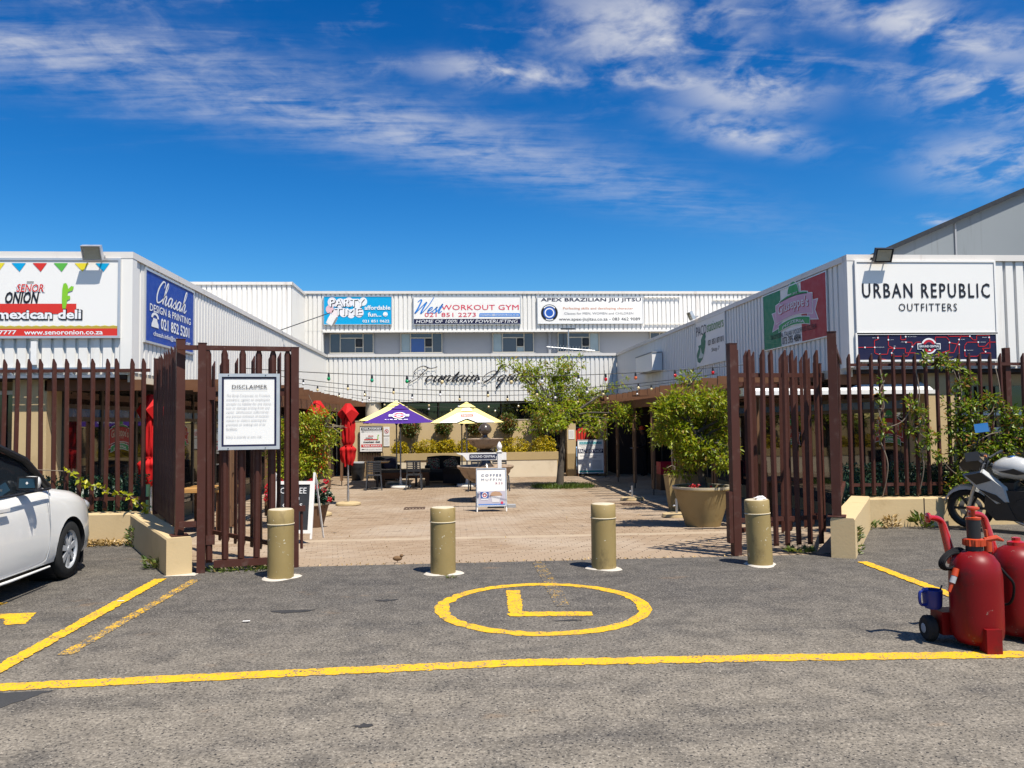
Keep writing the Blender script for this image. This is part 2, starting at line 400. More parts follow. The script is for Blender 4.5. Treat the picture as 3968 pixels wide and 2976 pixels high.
marking('tar_patch', [(-3.3, 5.08), (-2.45, 5.13), (-2.62, 4.82), (-3.3, 4.4)], M_tar, .0025)
marking('chalk_mark', [(-2.98, 9.0), (-2.78, 9.0), (-2.78, 8.82), (-3.1, 8.82)], M_whitewash, .003)

slabm = MB(); ys = [9.22, 12.0, 14, 16, 18, 20, 24, 31.5]
for i in range(len(ys)-1):
    a, b = ys[i], ys[i+1]; xa = (-2.95, 4.45) if i == 0 else (-6.0, 7.45); xb = (-4.3, 5.9) if i == 0 else (-6.0, 7.45)
    slabm.add([(xa[0], a, g(a)-.012), (xa[1], a, g(a)-.012), (xb[1], b, g(b)-.012), (xb[0], b, g(b)-.012)], [(0, 1, 2, 3)])
paving = tag(part('courtyard_paving', slabm, M_sand, None), kind='structure')
bk = MB().box(-.101, .101, -.0495, .0495, -.05, 0)
bv = [(x*(.985 if z == 0 else 1), y*(.97 if z == 0 else 1), z) for x, y, z in bk.v]; bk.v = bv
brick0 = None
cells = []
y = 9.30
for k in range(68): cells.append((-2.93+k*.1085, 9.315, PI/2))
y = 9.475; row = 0
while y < 28.95:
    if not 12.13 < y < 12.37:
        if y < 12.0:
            q = (y-9.22)/2.78; xl, xr = -2.95-1.35*q, 4.45+1.45*q
        else: xl, xr = -5.9, 7.4
        x = xl+.1+(row % 2)*.103
        while x < xr-.1:
            cells.append((x, y, 0)); x += .206
    y += .1035; row += 1
near = cells[:300]
for x, y, a in near:
    z = g(y)+random.uniform(-.002, .002)
    if brick0 is None: brick0 = part('brick', bk, M_paver, paving); brick0.location = (x, y, z); brick0.rotation_euler = (0, 0, a)
    else: again(brick0, paving, (x, y, z), (random.gauss(0, .006), random.gauss(0, .006), a+random.gauss(0, .008)))
rest = MB()
for x, y, a in cells[300:]:
    z = g(y)+random.uniform(-.003, .003)
    rest.add([(x+p*1.0, y+q*1.0, z+w) for p, q, w in ((-.1, -.049, -.02), (.1, -.049, -.02), (.1, .049, -.02), (-.1, .049, -.02), (-.099, -.047, 0), (.099, -.047, 0), (.099, .047, 0), (-.099, .047, 0))],
             [(4, 5, 6, 7), (0, 1, 5, 4), (2, 3, 7, 6), (1, 2, 6, 5), (3, 0, 4, 7)])
tag(part('brick_field', rest, M_paver, paving), kind='stuff')
part('concrete_strip', MB().box(-4.6, 6.1, 12.14, 12.36, g(12.2)-.05, g(12.2)+.001), M_conc, paving)
M_grate = mat('rusty_drain_grate', (.10, .06, .04), .7, .4, .3, var=.3)
for gx, gy in ((-.95, 18.7), (4.15, 18.75)):
    gm = MB(); z = g(gy)+.004
    gm.box(gx-.24, gx+.24, gy-.22, gy-.16, z, z+.012); gm.box(gx-.24, gx+.24, gy+.16, gy+.22, z, z+.012)
    gm.box(gx-.24, gx-.2, gy-.16, gy+.16, z, z+.012); gm.box(gx+.2, gx+.24, gy-.16, gy+.16, z, z+.012)
    for k in range(5): gm.box(gx-.165+k*.075, gx-.13+k*.075, gy-.16, gy+.16, z, z+.010)
    part('drain_grate', gm, M_grate, paving)

# ------------------------------------------------------------------ ribbed cladding and buildings
def ribbed(name, a, b, z0, z1, n, parent, m=None, pitch=.1715, depth=.034):
    # vertical ribbed sheet on the line a-b, outward normal n; broad faces out, narrow channels in
    a, b, n = Vector(a), Vector(b), Vector(n); L = (b-a).length; d = (b-a)/L; s = 0; pts = []
    while s < L:
        for off, dep in ((.0, 0), (.118, 0), (.130, -depth), (.160, -depth)):
            if s+off <= L: pts.append((s+off, dep))
        s += pitch
    pts.append((L, 0)); mb = MB(); vs = []
    for s_, dp in pts:
        p = a+d*s_+n*dp; vs += [(p.x, p.y, z0), (p.x, p.y, z1)]
    mb.add(vs, [(2*i, 2*i+2, 2*i+3, 2*i+1) for i in range(len(pts)-1)])
    return part(name, mb, m or M_clad, parent, world=True)
def wbox(name, parent, m, *a, smooth=False): return part(name, MB().box(*a), m, parent, world=True)
TOP = 4.13; BOT = 2.39
# --- left wing
LW = thing('shop_wing', 'long white ribbed-metal shop wing on the left side of the courtyard', 'building', (-8.5, 20, -.4))
ribbed('front_cladding', (-13, 12), (-4.74, 12), BOT, TOP-.05, (0, -1), LW)
ribbed('side_cladding', (-4.72, 12.02), (-4.72, 29.9), BOT, TOP-.05, (1, 0), LW)
cm = MB().box(-13, -4.69, 11.97, 12.07, TOP-.07, TOP+.025); cm.box(-4.79, -4.69, 12.07, 29.95, TOP-.07, TOP+.025)
part('parapet_cap', cm, M_cap, LW, world=True)
cm = MB().box(-4.86, -4.695, 11.975, 12.03, BOT, TOP-.07); cm.box(-4.76, -4.695, 12.03, 12.14, BOT, TOP-.07)
part('corner_flashing', cm, M_clad, LW, world=True)
cm = MB().box(-13, -4.74, 12.03, 12.06, BOT-.03, BOT+.03); part('bottom_trim', cm, M_cap, LW, world=True)
wbox('band', LW, M_cream, -4.80, -4.735, 12.1, 29.8, 2.25, BOT)
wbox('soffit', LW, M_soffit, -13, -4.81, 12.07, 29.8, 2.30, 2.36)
wbox('roof', LW, M_cap, -12.9, -4.80, 12.08, 29.8, 3.93, 3.98)
wbox('fascia_beam', LW, M_wood, -6.0, -4.62, 12.16, 12.26, 2.13, 2.29)
wbox('pillar', LW, M_tan, -6.45, -5.97, 12.16, 12.62, -.4, 2.30)
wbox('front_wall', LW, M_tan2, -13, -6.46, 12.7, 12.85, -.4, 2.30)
for x0, x1 in ((-9.6, -8.2), (-8.0, -6.6)):
    w = part('window', MB().box(x0, x1, 12.64, 12.69, .4, 2.1), M_glass, LW, world=True)
    for za, zb in ((2.1, 2.16), (.34, .4)): part('frame_rail', MB().box(x0-.05, x1+.05, 12.61, 12.635, za, zb), M_white, w).location = -Vector(LW.location)
def glazing(parent, X, y0, y1, out, posts, tr=(1.72, 1.92), zb=-.36):
    # run of dark shop windows facing the courtyard: panes, posts, transoms
    for i in range(len(posts)-1):
        a, b = posts[i], posts[i+1]
        p = part('window', MB().box(X-.015, X+.015, a+.04, b-.04, zb+.28, tr[0]-.035), M_glass, parent, world=True)
        part('upper_pane', MB().box(X-.015, X+.015, a+.04, b-.04, tr[1]+.035, 2.28), M_glass, parent, world=True)
        part('reflection_band', MB().box(X-.02, X+.02, a+.04, b-.04, tr[0]+.035, tr[1]-.035), M_bluep, parent, world=True)  # blue reflection in the glazing, painted as a band between the transoms
    fm = MB()
    for q in posts: fm.box(X-.04, X+.04, q-.04, q+.04, zb, 2.3)
    fm.box(X-.035, X+.035, y0+.04, y1, tr[0]-.035, tr[0]+.035); fm.box(X-.035, X+.035, y0+.04, y1, tr[1]-.035, tr[1]+.035)
    part('window_frame', fm, M_alu2, parent, world=True)
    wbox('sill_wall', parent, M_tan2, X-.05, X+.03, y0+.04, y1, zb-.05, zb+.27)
M_bluep = mat('painted_blue_reflection', (.02, .12, .28), .3, .5, var=.35, vs=1.2)  # reflected blue put into the base colour
M_alu2 = mat('brown_aluminium', (.10, .085, .07), .5, .4, .3, var=.1)
glazing(LW, -5.95, 12.62, 29.6, 1, [12.66, 13.9, 15.35, 16.9, 18.6, 20.3, 22.0, 23.8, 25.6, 27.4, 29.5])
# --- right wing
RW = thing('shop_wing', 'white ribbed-metal shop wing on the right, its courtyard wall in shade', 'building', (10, 20, -.4))
ribbed('front_cladding', (6.17, 12), (16, 12), BOT, TOP-.05, (0, -1), RW)
ribbed('side_cladding', (6.15, 12.02), (6.15, 29.9), BOT, TOP-.05, (-1, 0), RW)
cm = MB().box(6.12, 16, 11.97, 12.07, TOP-.07, TOP+.025); cm.box(6.12, 6.22, 12.07, 29.95, TOP-.07, TOP+.025)
part('parapet_cap', cm, M_cap, RW, world=True)
cm = MB().box(6.125, 6.26, 11.975, 12.03, BOT, TOP-.07); cm.box(6.125, 6.19, 12.03, 12.14, BOT, TOP-.07)
part('corner_flashing', cm, M_clad, RW, world=True)
part('bottom_trim', MB().box(6.17, 16, 12.03, 12.06, BOT-.03, BOT+.03), M_cap, RW, world=True)
wbox('band', RW, M_cream, 6.165, 6.23, 12.1, 29.8, 2.25, BOT)
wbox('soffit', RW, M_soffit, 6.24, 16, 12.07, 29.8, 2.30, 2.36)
wbox('roof', RW, M_cap, 6.23, 15.9, 12.08, 29.8, 3.93, 3.98)
wbox('fascia_beam', RW, M_wood, 6.05, 7.35, 12.16, 12.26, 2.13, 2.29)
wbox('pillar', RW, M_tan, 7.42, 7.92, 12.16, 12.62, -.4, 2.30)
wbox('front_wall', RW, M_cream, 7.93, 16, 12.7, 12.85, -.4, 2.30)
for x0, x1 in ((8.05, 9.5), (9.7, 11.2)):
    w = part('window', MB().box(x0, x1, 12.64, 12.69, .4, 2.1), M_glass, RW, world=True)
    for za, zb in ((1.62, 1.70), (1.35, 1.42)): part('frame_rail', MB().box(x0-.05, x1+.05, 12.61, 12.635, za, zb), M_white, w).location = -Vector(RW.location)
glazing(RW, 7.42, 12.62, 29.6, -1, [12.66, 14.1, 15.9, 17.7, 19.5, 21.3, 23.1, 24.9, 26.7, 28.3, 29.5])
# --- back building, two storeys
BB = thing('back_building', 'two-storey white building closing the far end of the courtyard', 'building', (0, 31, -.4))
ribbed('upper_cladding', (-5.72, 30.8), (16, 30.8), 5.15, 6.60, (0, -1), BB)
ribbed('end_cladding', (-5.72, 30.805), (-5.0, 30.805), 4.0, 5.15, (0, -1), BB)
ribbed('step_cladding', (-12, 28.3), (-5.67, 28.3), 3.9, 6.50, (0, -1), BB)
ribbed('return_cladding', (-5.68, 28.32), (-5.68, 30.79), 3.9, 6.52, (1, 0), BB)
ribbed('lower_cladding', (-4.80, 29.9), (6.25, 29.9), BOT, TOP-.03, (0, -1), BB)
cm = MB().box(-5.75, 16, 30.76, 30.9, 6.58, 6.68); cm.box(-5.76, -5.65, 28.3, 30.76, 6.50, 6.60); cm.box(-12, -5.65, 28.26, 28.38, 6.49, 6.59)
part('parapet_cap', cm, M_cap, BB, world=True)
part('parapet_cap', MB().box(-4.68, 6.11, 29.86, 29.98, TOP-.06, TOP+.04), M_cap, BB, world=True)
part('drip_trim', MB().box(-5.0, 16, 30.77, 30.83, 5.09, 5.16), M_clad, BB, world=True)
wbox('upper_wall', BB, M_grey, -5.0, 16, 31.15, 31.3, 3.9, 5.6)
wbox('end_return', BB, M_clad, -5.06, -5.005, 30.85, 31.3, 3.9, 5.16)
wbox('upper_soffit', BB, M_grey, -5.0, 16, 30.84, 31.14, 5.16, 5.2)
wbox('roof', BB, M_cap, -4.6, 16, 29.99, 31.14, 4.0, 4.04)
wbox('upper_roof', BB, M_cap, -12, 16, 30.95, 40, 6.4, 6.5)
wbox('down_pipe', BB, M_grey, 3.68, 3.78, 31.05, 31.14, 4.05, 5.15)
wbox('rail', BB, M_white, 7.45, 8.9, 30.73, 30.77, 6.44, 6.48); wbox('rail', BB, M_white, 10.2, 12.0, 30.73, 30.77, 6.34, 6.38)
wbox('rail', BB, M_white, 7.45, 10.3, 30.73, 30.77, 5.40, 5.43)
def upwin(x0, x1, kinds):
    # steel window: fixed pane, transom over pane and ventilator, fixed pane
    z0, z1 = 4.31, 5.10; Y = 31.10; W = x1-x0
    r = part('window', MB().box(x0, x1, Y+.03, Y+.045, z0, z1), M_dark, BB, world=True)
    L = -Vector(BB.location)
    a, b = x0+.24*W, x0+.76*W; v = x0+.58*W; zt = z1-.25*(z1-z0)
    rect = [(x0+.04, a-.03, z0+.04, z1-.04), (a+.02, b-.02, zt+.02, z1-.04), (a+.02, v-.02, z0+.04, zt-.03), (b+.03, x1-.04, z0+.04, z1-.04), (v+.02, b-.02, z0+.04, z0+.22)]
    for (p, q, s, t), m in zip(rect, kinds): part('pane', MB().box(p, q, Y+.012, Y+.025, s, t), m, r).location = L
    fm = MB()
    for p in (x0, x1-.035): fm.box(p, p+.035, Y-.02, Y+.03, z0, z1)
    for p in (z0, z1-.035): fm.box(x0+.035, x1-.035, Y-.02, Y+.03, p, p+.035)
    for p in (a-.02, b-.02): fm.box(p, p+.04, Y-.015, Y+.03, z0+.035, z1-.035)
    fm.box(a+.02, b-.02, Y-.01, Y+.03, zt-.02, zt+.02); fm.box(v-.015, v+.015, Y-.01, Y+.03, z0+.035, zt-.02); fm.box(v+.015, b-.02, Y-.01, Y+.03, z0+.22, z0+.25)
    part('frame', fm, M_wframe, r).location = L
    vm = MB()
    for k in range(4): vm.box(v+.03, b-.03, Y-.02, Y+.0, z0+.27+k*.075, z0+.30+k*.075)
    vm.lathe([(.01, 0), (.11, .01), (.11, .03)], 10, (0, 0, 0)); i0 = len(vm.v)-30
    vm.xf(Matrix.Translation(((v+b)/2, Y-.03, z0+.40)) @ Matrix.Rotation(PI/2, 4, 'X'), i0)
    part('ventilator', vm, M_black, r).location = L
    wbox('window_sill', BB, M_grey, x0-.05, x1+.05, 31.0, 31.149, z0-.06, z0-.005)
G, B_, F_ = M_pane, M_blue_pane, M_green_pane
for x0, x1, k in ((-4.80, -3.12, (G, G, G, G, G)), (-2.09, -.47, (F_, G, B_, G, G)), (1.48, 3.11, (F_, G, G, G, F_)), (4.05, 5.71, (G, G, G, F_, G)), (7.73, 9.4, (G, G, G, G, G))): upwin(x0, x1, k)
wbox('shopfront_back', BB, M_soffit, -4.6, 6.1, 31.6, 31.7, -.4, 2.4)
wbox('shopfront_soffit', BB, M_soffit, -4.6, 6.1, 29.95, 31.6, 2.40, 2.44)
for k in range(6):
    a = -3.0+k*1.2
    w = part('window', MB().box(a, a+1.12, 30.6, 30.63, .6, 2.35), M_glass, BB, world=True)
    fm = MB().box(a-.05, a, 30.57, 30.64, .5, 2.38); part('frame', fm, M_alu2, w).location = -Vector(BB.location)
cm = MB().lathe([(.30, -.4), (.30, 2.39)], 24, (-3.05, 30.25, 0)); part('column', cm, M_cream, BB, True, world=True)
# --- gabled warehouse behind on the right
WH = thing('warehouse', 'grey stained gable end of a tall warehouse rising behind the right wing', 'building', (20, 24, -.4))
gp = [(11.4, -.4), (24.0, -.4), (24.0, 11.2), (12.2, 6.30), (11.4, 5.9)]
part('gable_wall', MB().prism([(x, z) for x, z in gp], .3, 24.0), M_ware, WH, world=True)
vm = MB().bar((11.3, 23.98, 5.92), (24.2, 23.98, 11.34), .26, .14); part('verge_flashing', vm, M_dark, WH, world=True)
vm = MB().bar((15.85, 23.97, 3), (15.85, 23.97, 7.72), .05, .03); part('panel_joint', vm, M_grey, WH, world=True)
# ------------------------------------------------------------------ fill the far corners under the wings
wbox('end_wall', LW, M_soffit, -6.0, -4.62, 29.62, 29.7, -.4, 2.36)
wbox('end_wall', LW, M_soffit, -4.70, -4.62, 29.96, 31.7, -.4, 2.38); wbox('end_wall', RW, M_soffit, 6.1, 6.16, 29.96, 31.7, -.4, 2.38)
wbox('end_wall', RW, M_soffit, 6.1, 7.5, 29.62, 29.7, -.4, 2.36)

# ------------------------------------------------------------------ sign boards and lettering
INK = {}
def ink(name, col, rough=.5):
    if name not in INK: INK[name] = mat('print_'+name, col, rough, .3, var=.04, vs=3)
    return INK[name]
K = lambda: ink('black', (.012, .012, .018)); Wh = lambda: ink('white', (.78, .78, .78))
class Sign:
    def __init__(s, name, label, w, h, loc, rz=0., m=None, cat='sign', t=.03, edge=None, group=None, board='board', tilt=0., parent=None):
        s.w, s.h = w, h; s.t = t
        if parent is None: s.e = thing(name, label, cat, loc, rz, group)
        else: s.e = link(bpy.data.objects.new(name, None), parent); s.e.location = loc
        s.e.rotation_euler = (tilt, 0, rz)
        if board is None: return
        part(board, MB().box(-w/2, w/2, 0, t, 0, h), m or M_board, s.e)
        if edge:
            q, em = edge; fm = MB(); y0, y1 = -.012, t+.004
            for b in ((-w/2-q, w/2+q, h+.001, h+q), (-w/2-q, w/2+q, -q, -.001), (-w/2-q, -w/2-.001, -.001, h+.001), (w/2+.001, w/2+q, -.001, h+.001)): fm.box(b[0], b[1], y0, y1, b[2], b[3])
            part('edge_frame', fm, em, s.e)
    def X(s, f): return (f-.5)*s.w
    def Z(s, f): return f*s.h
    def y(s, k): return -.0025-.0022*k
    def poly(s, pts, m, k=1, name='print', parent=None):
        return part(name, MB().flat([(s.X(a), s.Z(b)) for a, b in pts], s.y(k)), m, parent or s.e)
    def rect(s, a, b, c, d, m, k=1, name='print'): return s.poly([(a, b), (c, b), (c, d), (a, d)], m, k, name)
    def disc(s, cx, cz, r, m, k=1, r0=0., a0=0., a1=2*PI, n=40, name='print', sx=1., sz=1.):
        mb = MB(); c = (s.X(cx), s.Z(cz)); full = abs(a1-a0-2*PI) < 1e-6
        if r0 <= 0: mb.flat([(c[0]+sx*r*math.cos(a0+(a1-a0)*i/n), c[1]+sz*r*math.sin(a0+(a1-a0)*i/n)) for i in range(n)], s.y(k))
        else:
            vs = []
            for i in range(n+1):
                a = a0+(a1-a0)*i/n
                for q in (r0, r): vs.append((c[0]+sx*q*math.cos(a), s.y(k), c[1]+sz*q*math.sin(a)))
            mb.add(vs, [(2*i, 2*i+1, 2*i+3, 2*i+2) for i in range(n)])
        return part(name, mb, m, s.e)
    def text(s, txt, a, b, c, d, m, k=2, bold=0., shear=0., name='lettering', gap=1.0, arc=0.):
        return lettering(txt, s.X(a), s.Z(b), s.X(c), s.Z(d), m, s.y(k), s.e, bold, shear, name, gap, arc)
    def script(s, txt, a, b, c, d, m, k=2, w=.10, thin=.2, shear=.55, name='lettering'):
        return script(txt, s.X(a), s.Z(b), s.X(c), s.Z(d), m, s.y(k), s.e, w, thin, shear, name)
def lettering(txt, x0, z0, x1, z1, m, y, parent, bold=0., shear=0., name='lettering', gap=1.0, arc=0.):
    if 'M' in txt: bold = 0.                     # this glyph folds over when thickened
    cu = bpy.data.curves.new('t', 'FONT'); cu.body = txt; cu.resolution_u = 2; cu.offset = bold; cu.shear = shear; cu.space_character = gap; cu.fill_mode = 'FRONT'
    ob = bpy.data.objects.new('t', cu); C.objects.link(ob)
    dg = bpy.context.evaluated_depsgraph_get(); me = bpy.data.meshes.new_from_object(ob.evaluated_get(dg))
    bpy.data.objects.remove(ob); bpy.data.curves.remove(cu)
    V = [v.co.copy() for v in me.vertices]
    if not V: return None
    ax, bx = min(v.x for v in V), max(v.x for v in V); az, bz = min(v.y for v in V), max(v.y for v in V)
    for v, c in zip(me.vertices, V):
        fx = (c.x-ax)/(bx-ax); X = x0+fx*(x1-x0)
        v.co = (X, y, z0+(c.y-az)/(bz-az)*(z1-z0)+arc*(1-(2*fx-1)**2))
    me.name = name; me.materials.clear(); me.materials.append(m)
    for p in me.polygons: p.use_smooth = False
    me.flip_normals() if me.polygons and me.polygons[0].normal.y > 0 else None
    return link(bpy.data.objects.new(name, me), parent)
GLY = {
 'F': (1.45, [[(-.15, .25), (-.32, .12), (-.22, -.05), (.05, .0), (.45, .7), (.62, 1.6), (.80, 2.2)], [(-.1, 1.1), (-.5, 1.5), (-.45, 2.15), (.0, 2.5), (.5, 2.35), (1.0, 2.15), (1.5, 2.2), (1.75, 2.4)], [(.25, 1.2), (.85, 1.25)]]),
 'S': (1.55, [[(1.25, 2.0), (1.45, 2.45), (1.15, 2.7), (.85, 2.3), (.9, 1.6), (.85, .9), (.55, .2), (.05, .0), (-.3, .45), (-.15, 1.2), (.35, 1.65), (.95, 1.5)], [(.95, 1.5), (.6, .2), (.2, -.35)]]),
 'o': (.92, [[(.5, 1), (.15, .8), (.1, .3), (.35, 0), (.65, .25), (.7, .7), (.5, 1), (.6, .8), (.95, .8)]]),
 'u': (1.08, [[(0, .6), (.15, 1), (.15, .3), (.3, 0), (.55, .25), (.75, 1)], [(.75, 1), (.72, .3), (.85, 0), (1.1, .35)]]),
 'n': (1.05, [[(0, .6), (.15, 1), (.15, 0)], [(.15, .35), (.45, .97), (.65, .85), (.65, .3), (.8, 0), (1.05, .35)]]),
 't': (.62, [[(0, .3), (.3, 1.6), (.25, .3), (.4, 0), (.65, .35)], [(0, 1.05), (.5, 1.08)]]),
 'a': (1.05, [[(.65, .85), (.4, 1), (.1, .7), (.1, .2), (.3, 0), (.55, .3), (.7, 1)], [(.7, 1), (.68, .3), (.82, 0), (1.05, .35)]]),
 'i': (.55, [[(0, .4), (.15, 1), (.15, .3), (.3, 0), (.55, .35)], [(.18, 1.42), (.2, 1.34)]]),
 'q': (1.05, [[(.65, .85), (.4, 1), (.1, .7), (.1, .2), (.3, 0), (.55, .3), (.7, 1)], [(.7, 1), (.68, 0), (.66, -1.2)]]),
 'r': (.78, [[(0, .5), (.15, 1.05), (.3, .9), (.48, .9), (.42, .3), (.55, 0), (.8, .35)]]),
 'e': (.75, [[(0, .3), (.5, .65), (.45, 1), (.15, .8), (.1, .2), (.35, 0), (.75, .35)]]),
 's': (.70, [[(0, .3), (.4, 1.05), (.35, .75), (.55, .35), (.4, .0), (.05, .12)], [(.4, .02), (.75, .35)]]),
 'C': (1.15, [[(1.05, 1.75), (1.0, 2.3), (.6, 2.35), (.15, 1.6), (.05, .7), (.3, .02), (.75, .1), (1.2, .55)]]),
 'h': (1.05, [[(0, .3), (.5, 1.8), (.45, 2.4), (.25, 2.0), (.15, 0)], [(.15, .5), (.45, .98), (.62, .8), (.58, .2), (.75, 0), (1.05, .35)]]),
 'W': (1.75, [[(-.3, 1.9), (-.05, 2.3), (.15, 2.1), (.15, .9), (.05, -.1), (.5, .9), (1.0, 1.9), (.9, .8), (.95, -.1), (1.5, 1.2), (1.75, 2.7)]]),
 ' ': (.7, [])}
def script(txt, x0, z0, x1, z1, m, y, parent, w=.1, thin=.2, shear=.55, name='lettering'):
    # pen lettering: each glyph is a few ribbons, heavy on the downstrokes
    rib = []; pen = 0.
    for ch in txt:
        adv, st = GLY[ch]
        for s_ in st:
            P = sm([(a+pen, b, 0) for a, b in s_], 6)
            for i in range(len(P)):
                pass
            rib.append([Vector((p.x+shear*p.y, p.y)) for p in P])
        pen += adv
    ax = min(p.x for r in rib for p in r); bx = max(p.x for r in rib for p in r); az = min(p.y for r in rib for p in r); bz = max(p.y for r in rib for p in r)
    kx, kz = (x1-x0)/(bx-ax), (z1-z0)/(bz-az); mb = MB(); n = 0
    for r in rib:
        Q = [Vector((x0+(p.x-ax)*kx, z0+(p.y-az)*kz)) for p in r]; vs = []
        for i, q in enumerate(Q):
            d = (Q[min(i+1, len(Q)-1)]-Q[max(i-1, 0)]).normalized()
            h = w*.5*kz*(thin+(1-thin)*max(0, -d.y)**1.3); nn = Vector((-d.y, d.x))*h
            vs += [(q.x-nn.x, y-.0002*(n % 3), q.y-nn.y), (q.x+nn.x, y-.0002*(n % 3), q.y+nn.y)]
        mb.add(vs, [(2*i, 2*i+1, 2*i+3, 2*i+2) for i in range(len(Q)-1)]); n += 1
    return part(name, mb, m, parent, 'raw')

red = ink('red', (.62, .035, .025)); black = K(); white = Wh(); cyan = ink('cyan', (.0, .33, .62)); yellow = ink('yellow', (.75, .62, .03)); green = ink('green', (.10, .42, .06))
navy = ink('navy', (.012, .012, .045)); blue = ink('blue', (.015, .06, .33)); grey = ink('grey', (.22, .22, .24)); pale = ink('pale_grey', (.46, .46, .48)); crim = ink('crimson', (.45, .012, .03))
edge = (.035, M_frame_al)

# --- Mexican deli board (mascot left out)
S = Sign('shop_sign', 'wide white deli board with bunting and red web-address strip on left facade', 3.6, 1.10, (-6.69, 11.955, 2.92), edge=edge)
def SX(x): return (x+8.49)/3.6
def sz(z): return (z-2.92)/1.10
S.rect(0, 0, 1, .095, red, 1, 'strip'); S.rect(0, .096, 1, .125, ink('gold', (.48, .33, .05)), 1, 'strip')
zz = []
for i in range(61): zz += [(i/60, .126+(.012 if i % 2 else .0))]
S.poly([(0, .1255)]+zz+[(1, .1255)], yellow, 2, 'zigzag_trim')
for i, c in enumerate((red, green, yellow, cyan, red, green, cyan, yellow, cyan, red, green, yellow, cyan)[::1]):
    x = 1-.062-.0815*i
    if x > .05: S.poly([(x-.028, .965), (x+.028, .965), (x+.004, .85)], [cyan, yellow, green, red, cyan, yellow][i % 6], 1, 'bunting_flag')
S.rect(0, .29, .838, .425, red, 1, 'strip')
S.text('mexican deli', .525, .205, .864, .355, black, 2, .06, name='lettering_outline'); S.text('mexican deli', .531, .222, .858, .345, white, 3, .03)
S.text('ONION', .562, .425, .694, .585, black, 2, .03, .25); S.text('SENOR', .60, .575, .716, .69, white, 2, .06, .2, name='lettering_outline'); S.text('SENOR', .605, .58, .711, .685, red, 3, .012, .2)
S.rect(.645, .705, .672, .718, black, 3, 'tilde')
S.text('www.senoronion.co.za', .638, .015, .943, .075, white, 2, .02); S.text('021 851 7777', .42, .02, .608, .075, white, 2, .02)
cg = ink('cactus_green', (.22, .52, .03))
S.poly([(.785, .36), (.797, .36), (.803, .47), (.815, .49), (.813, .53), (.803, .53), (.806, .58), (.823, .60), (.828, .65), (.818, .66), (.806, .62), (.804, .66), (.797, .70), (.787, .69), (.783, .62), (.782, .48)], cg, 3, 'cactus')

# --- printing shop board on the left side wall
S = Sign('shop_sign', 'blue printing-shop board with white script name on the sunlit side wall', 2.22, 1.08, (-4.70, 13.60, 2.91), PI/2, blue, edge=edge)
S.script('Chasah', .20, .60, .84, .95, white, 2, .30, .5, .35); S.text('DESIGN & PRINTING', .07, .44, .93, .55, white, 2, .012)
S.text('021 852 5201', .28, .22, .90, .39, white, 2, .025); S.text('chasah.info@telkomsa.net', .14, .08, .93, .17, white, 2, .012)
S.poly([(.10, .22), (.24, .22), (.235, .27), (.21, .32), (.21, .35), (.13, .35), (.13, .32), (.105, .27)], white, 2, 'telephone_mark'); S.disc(.17, .355, .16, white, 2, .09, 0, PI, name='telephone_mark', sz=.55)

# --- party, gym and martial-arts boards on the upper facade
S = Sign('shop_sign', 'turquoise party-shop banner with pale balloons on the upper facade', 2.55, 1.06, (-3.68, 30.74, 5.40), 0, cyan, edge=(.02, M_frame_al))
for cx, cz, r, c in ((.12, .80, .17, (.72, .66, .68)), (.24, .76, .17, (.76, .74, .76)), (.37, .80, .17, (.75, .72, .74)), (.49, .74, .17, (.76, .75, .74)), (.58, .82, .15, (.72, .74, .74)), (.085, .54, .15, (.70, .45, .48)), (.17, .40, .15, (.76, .68, .68)), (.29, .42, .16, (.77, .74, .75)), (.40, .38, .16, (.74, .72, .76)), (.52, .42, .17, (.77, .70, .72))):
    S.disc(cx, cz, r, ink('balloon_%d' % int(cx*100+cz*1000), c), 1+int(cx*40) % 3, sz=1.1, n=24, name='balloon')
S.text('PARTY', .095, .62, .61, .90, black, 5, .02); S.text('PARTY', .085, .64, .60, .92, white, 6, .01)
S.text('TIME', .165, .30, .57, .56, black, 5, .02); S.text('TIME', .155, .32, .56, .58, white, 6, .01)
S.text('affordable', .60, .52, .985, .68, white, 6, .02); S.text('fun...', .65, .27, .85, .43, white, 6, .02); S.text('021 851 0622', .57, .06, .97, .16, white, 6, .015)
S.disc(.91, .36, .09, white, 5, n=24, name='smile_mark'); S.disc(.91, .35, .055, cyan, 6, .04, PI*1.1, PI*1.9, 14, 'smile_mark')
S = Sign('shop_sign', 'white gym banner with red lettering and a black strip on the upper facade', 4.11, 1.06, (.505, 30.74, 5.40), 0, edge=(.02, M_frame_al))
S.script('West', .01, .38, .27, .97, ink('sign_blue', (.02, .20, .60)), 3, .26, .45, .4); gr_ = ink('sign_red', (.66, .015, .06))
S.text('WORKOUT GYM', .255, .51, .985, .70, gr_, 2, .018); S.text('021 851 2273', .10, .26, .58, .41, gr_, 2, .0)
S.rect(0, 0, 1, .185, navy, 1, 'strip'); S.text('HOME OF 100% RAW POWERLIFTING', .02, .035, .975, .155, white, 3, .015, .2)
S.poly([(.61, .265), (.995, .265), (.995, .39), (.615, .39)], ink('sign_blue', (.02, .20, .60)), 1, 'strip'); S.text('reception@westworkout.co.za', .62, .285, .985, .365, white, 3, .02)
S = Sign('shop_sign', 'white martial-arts banner with round blue badge on the upper facade', 4.14, 1.04, (5.31, 30.74, 5.41), 0, edge=(.02, M_frame_al))
S.text('APEX BRAZILIAN JIU JITSU', .03, .79, .985, .96, navy, 2, .015); S.text('Perfecting skills and developing character', .24, .50, .91, .61, ink('orange', (.62, .20, .07)), 2)
S.text('Classes for MEN, WOMEN and CHILDREN', .25, .32, .91, .42, grey, 2, .006); S.text('www.apex-jiujitsu.co.za - 083 462 9089', .20, .07, .975, .22, black, 2)
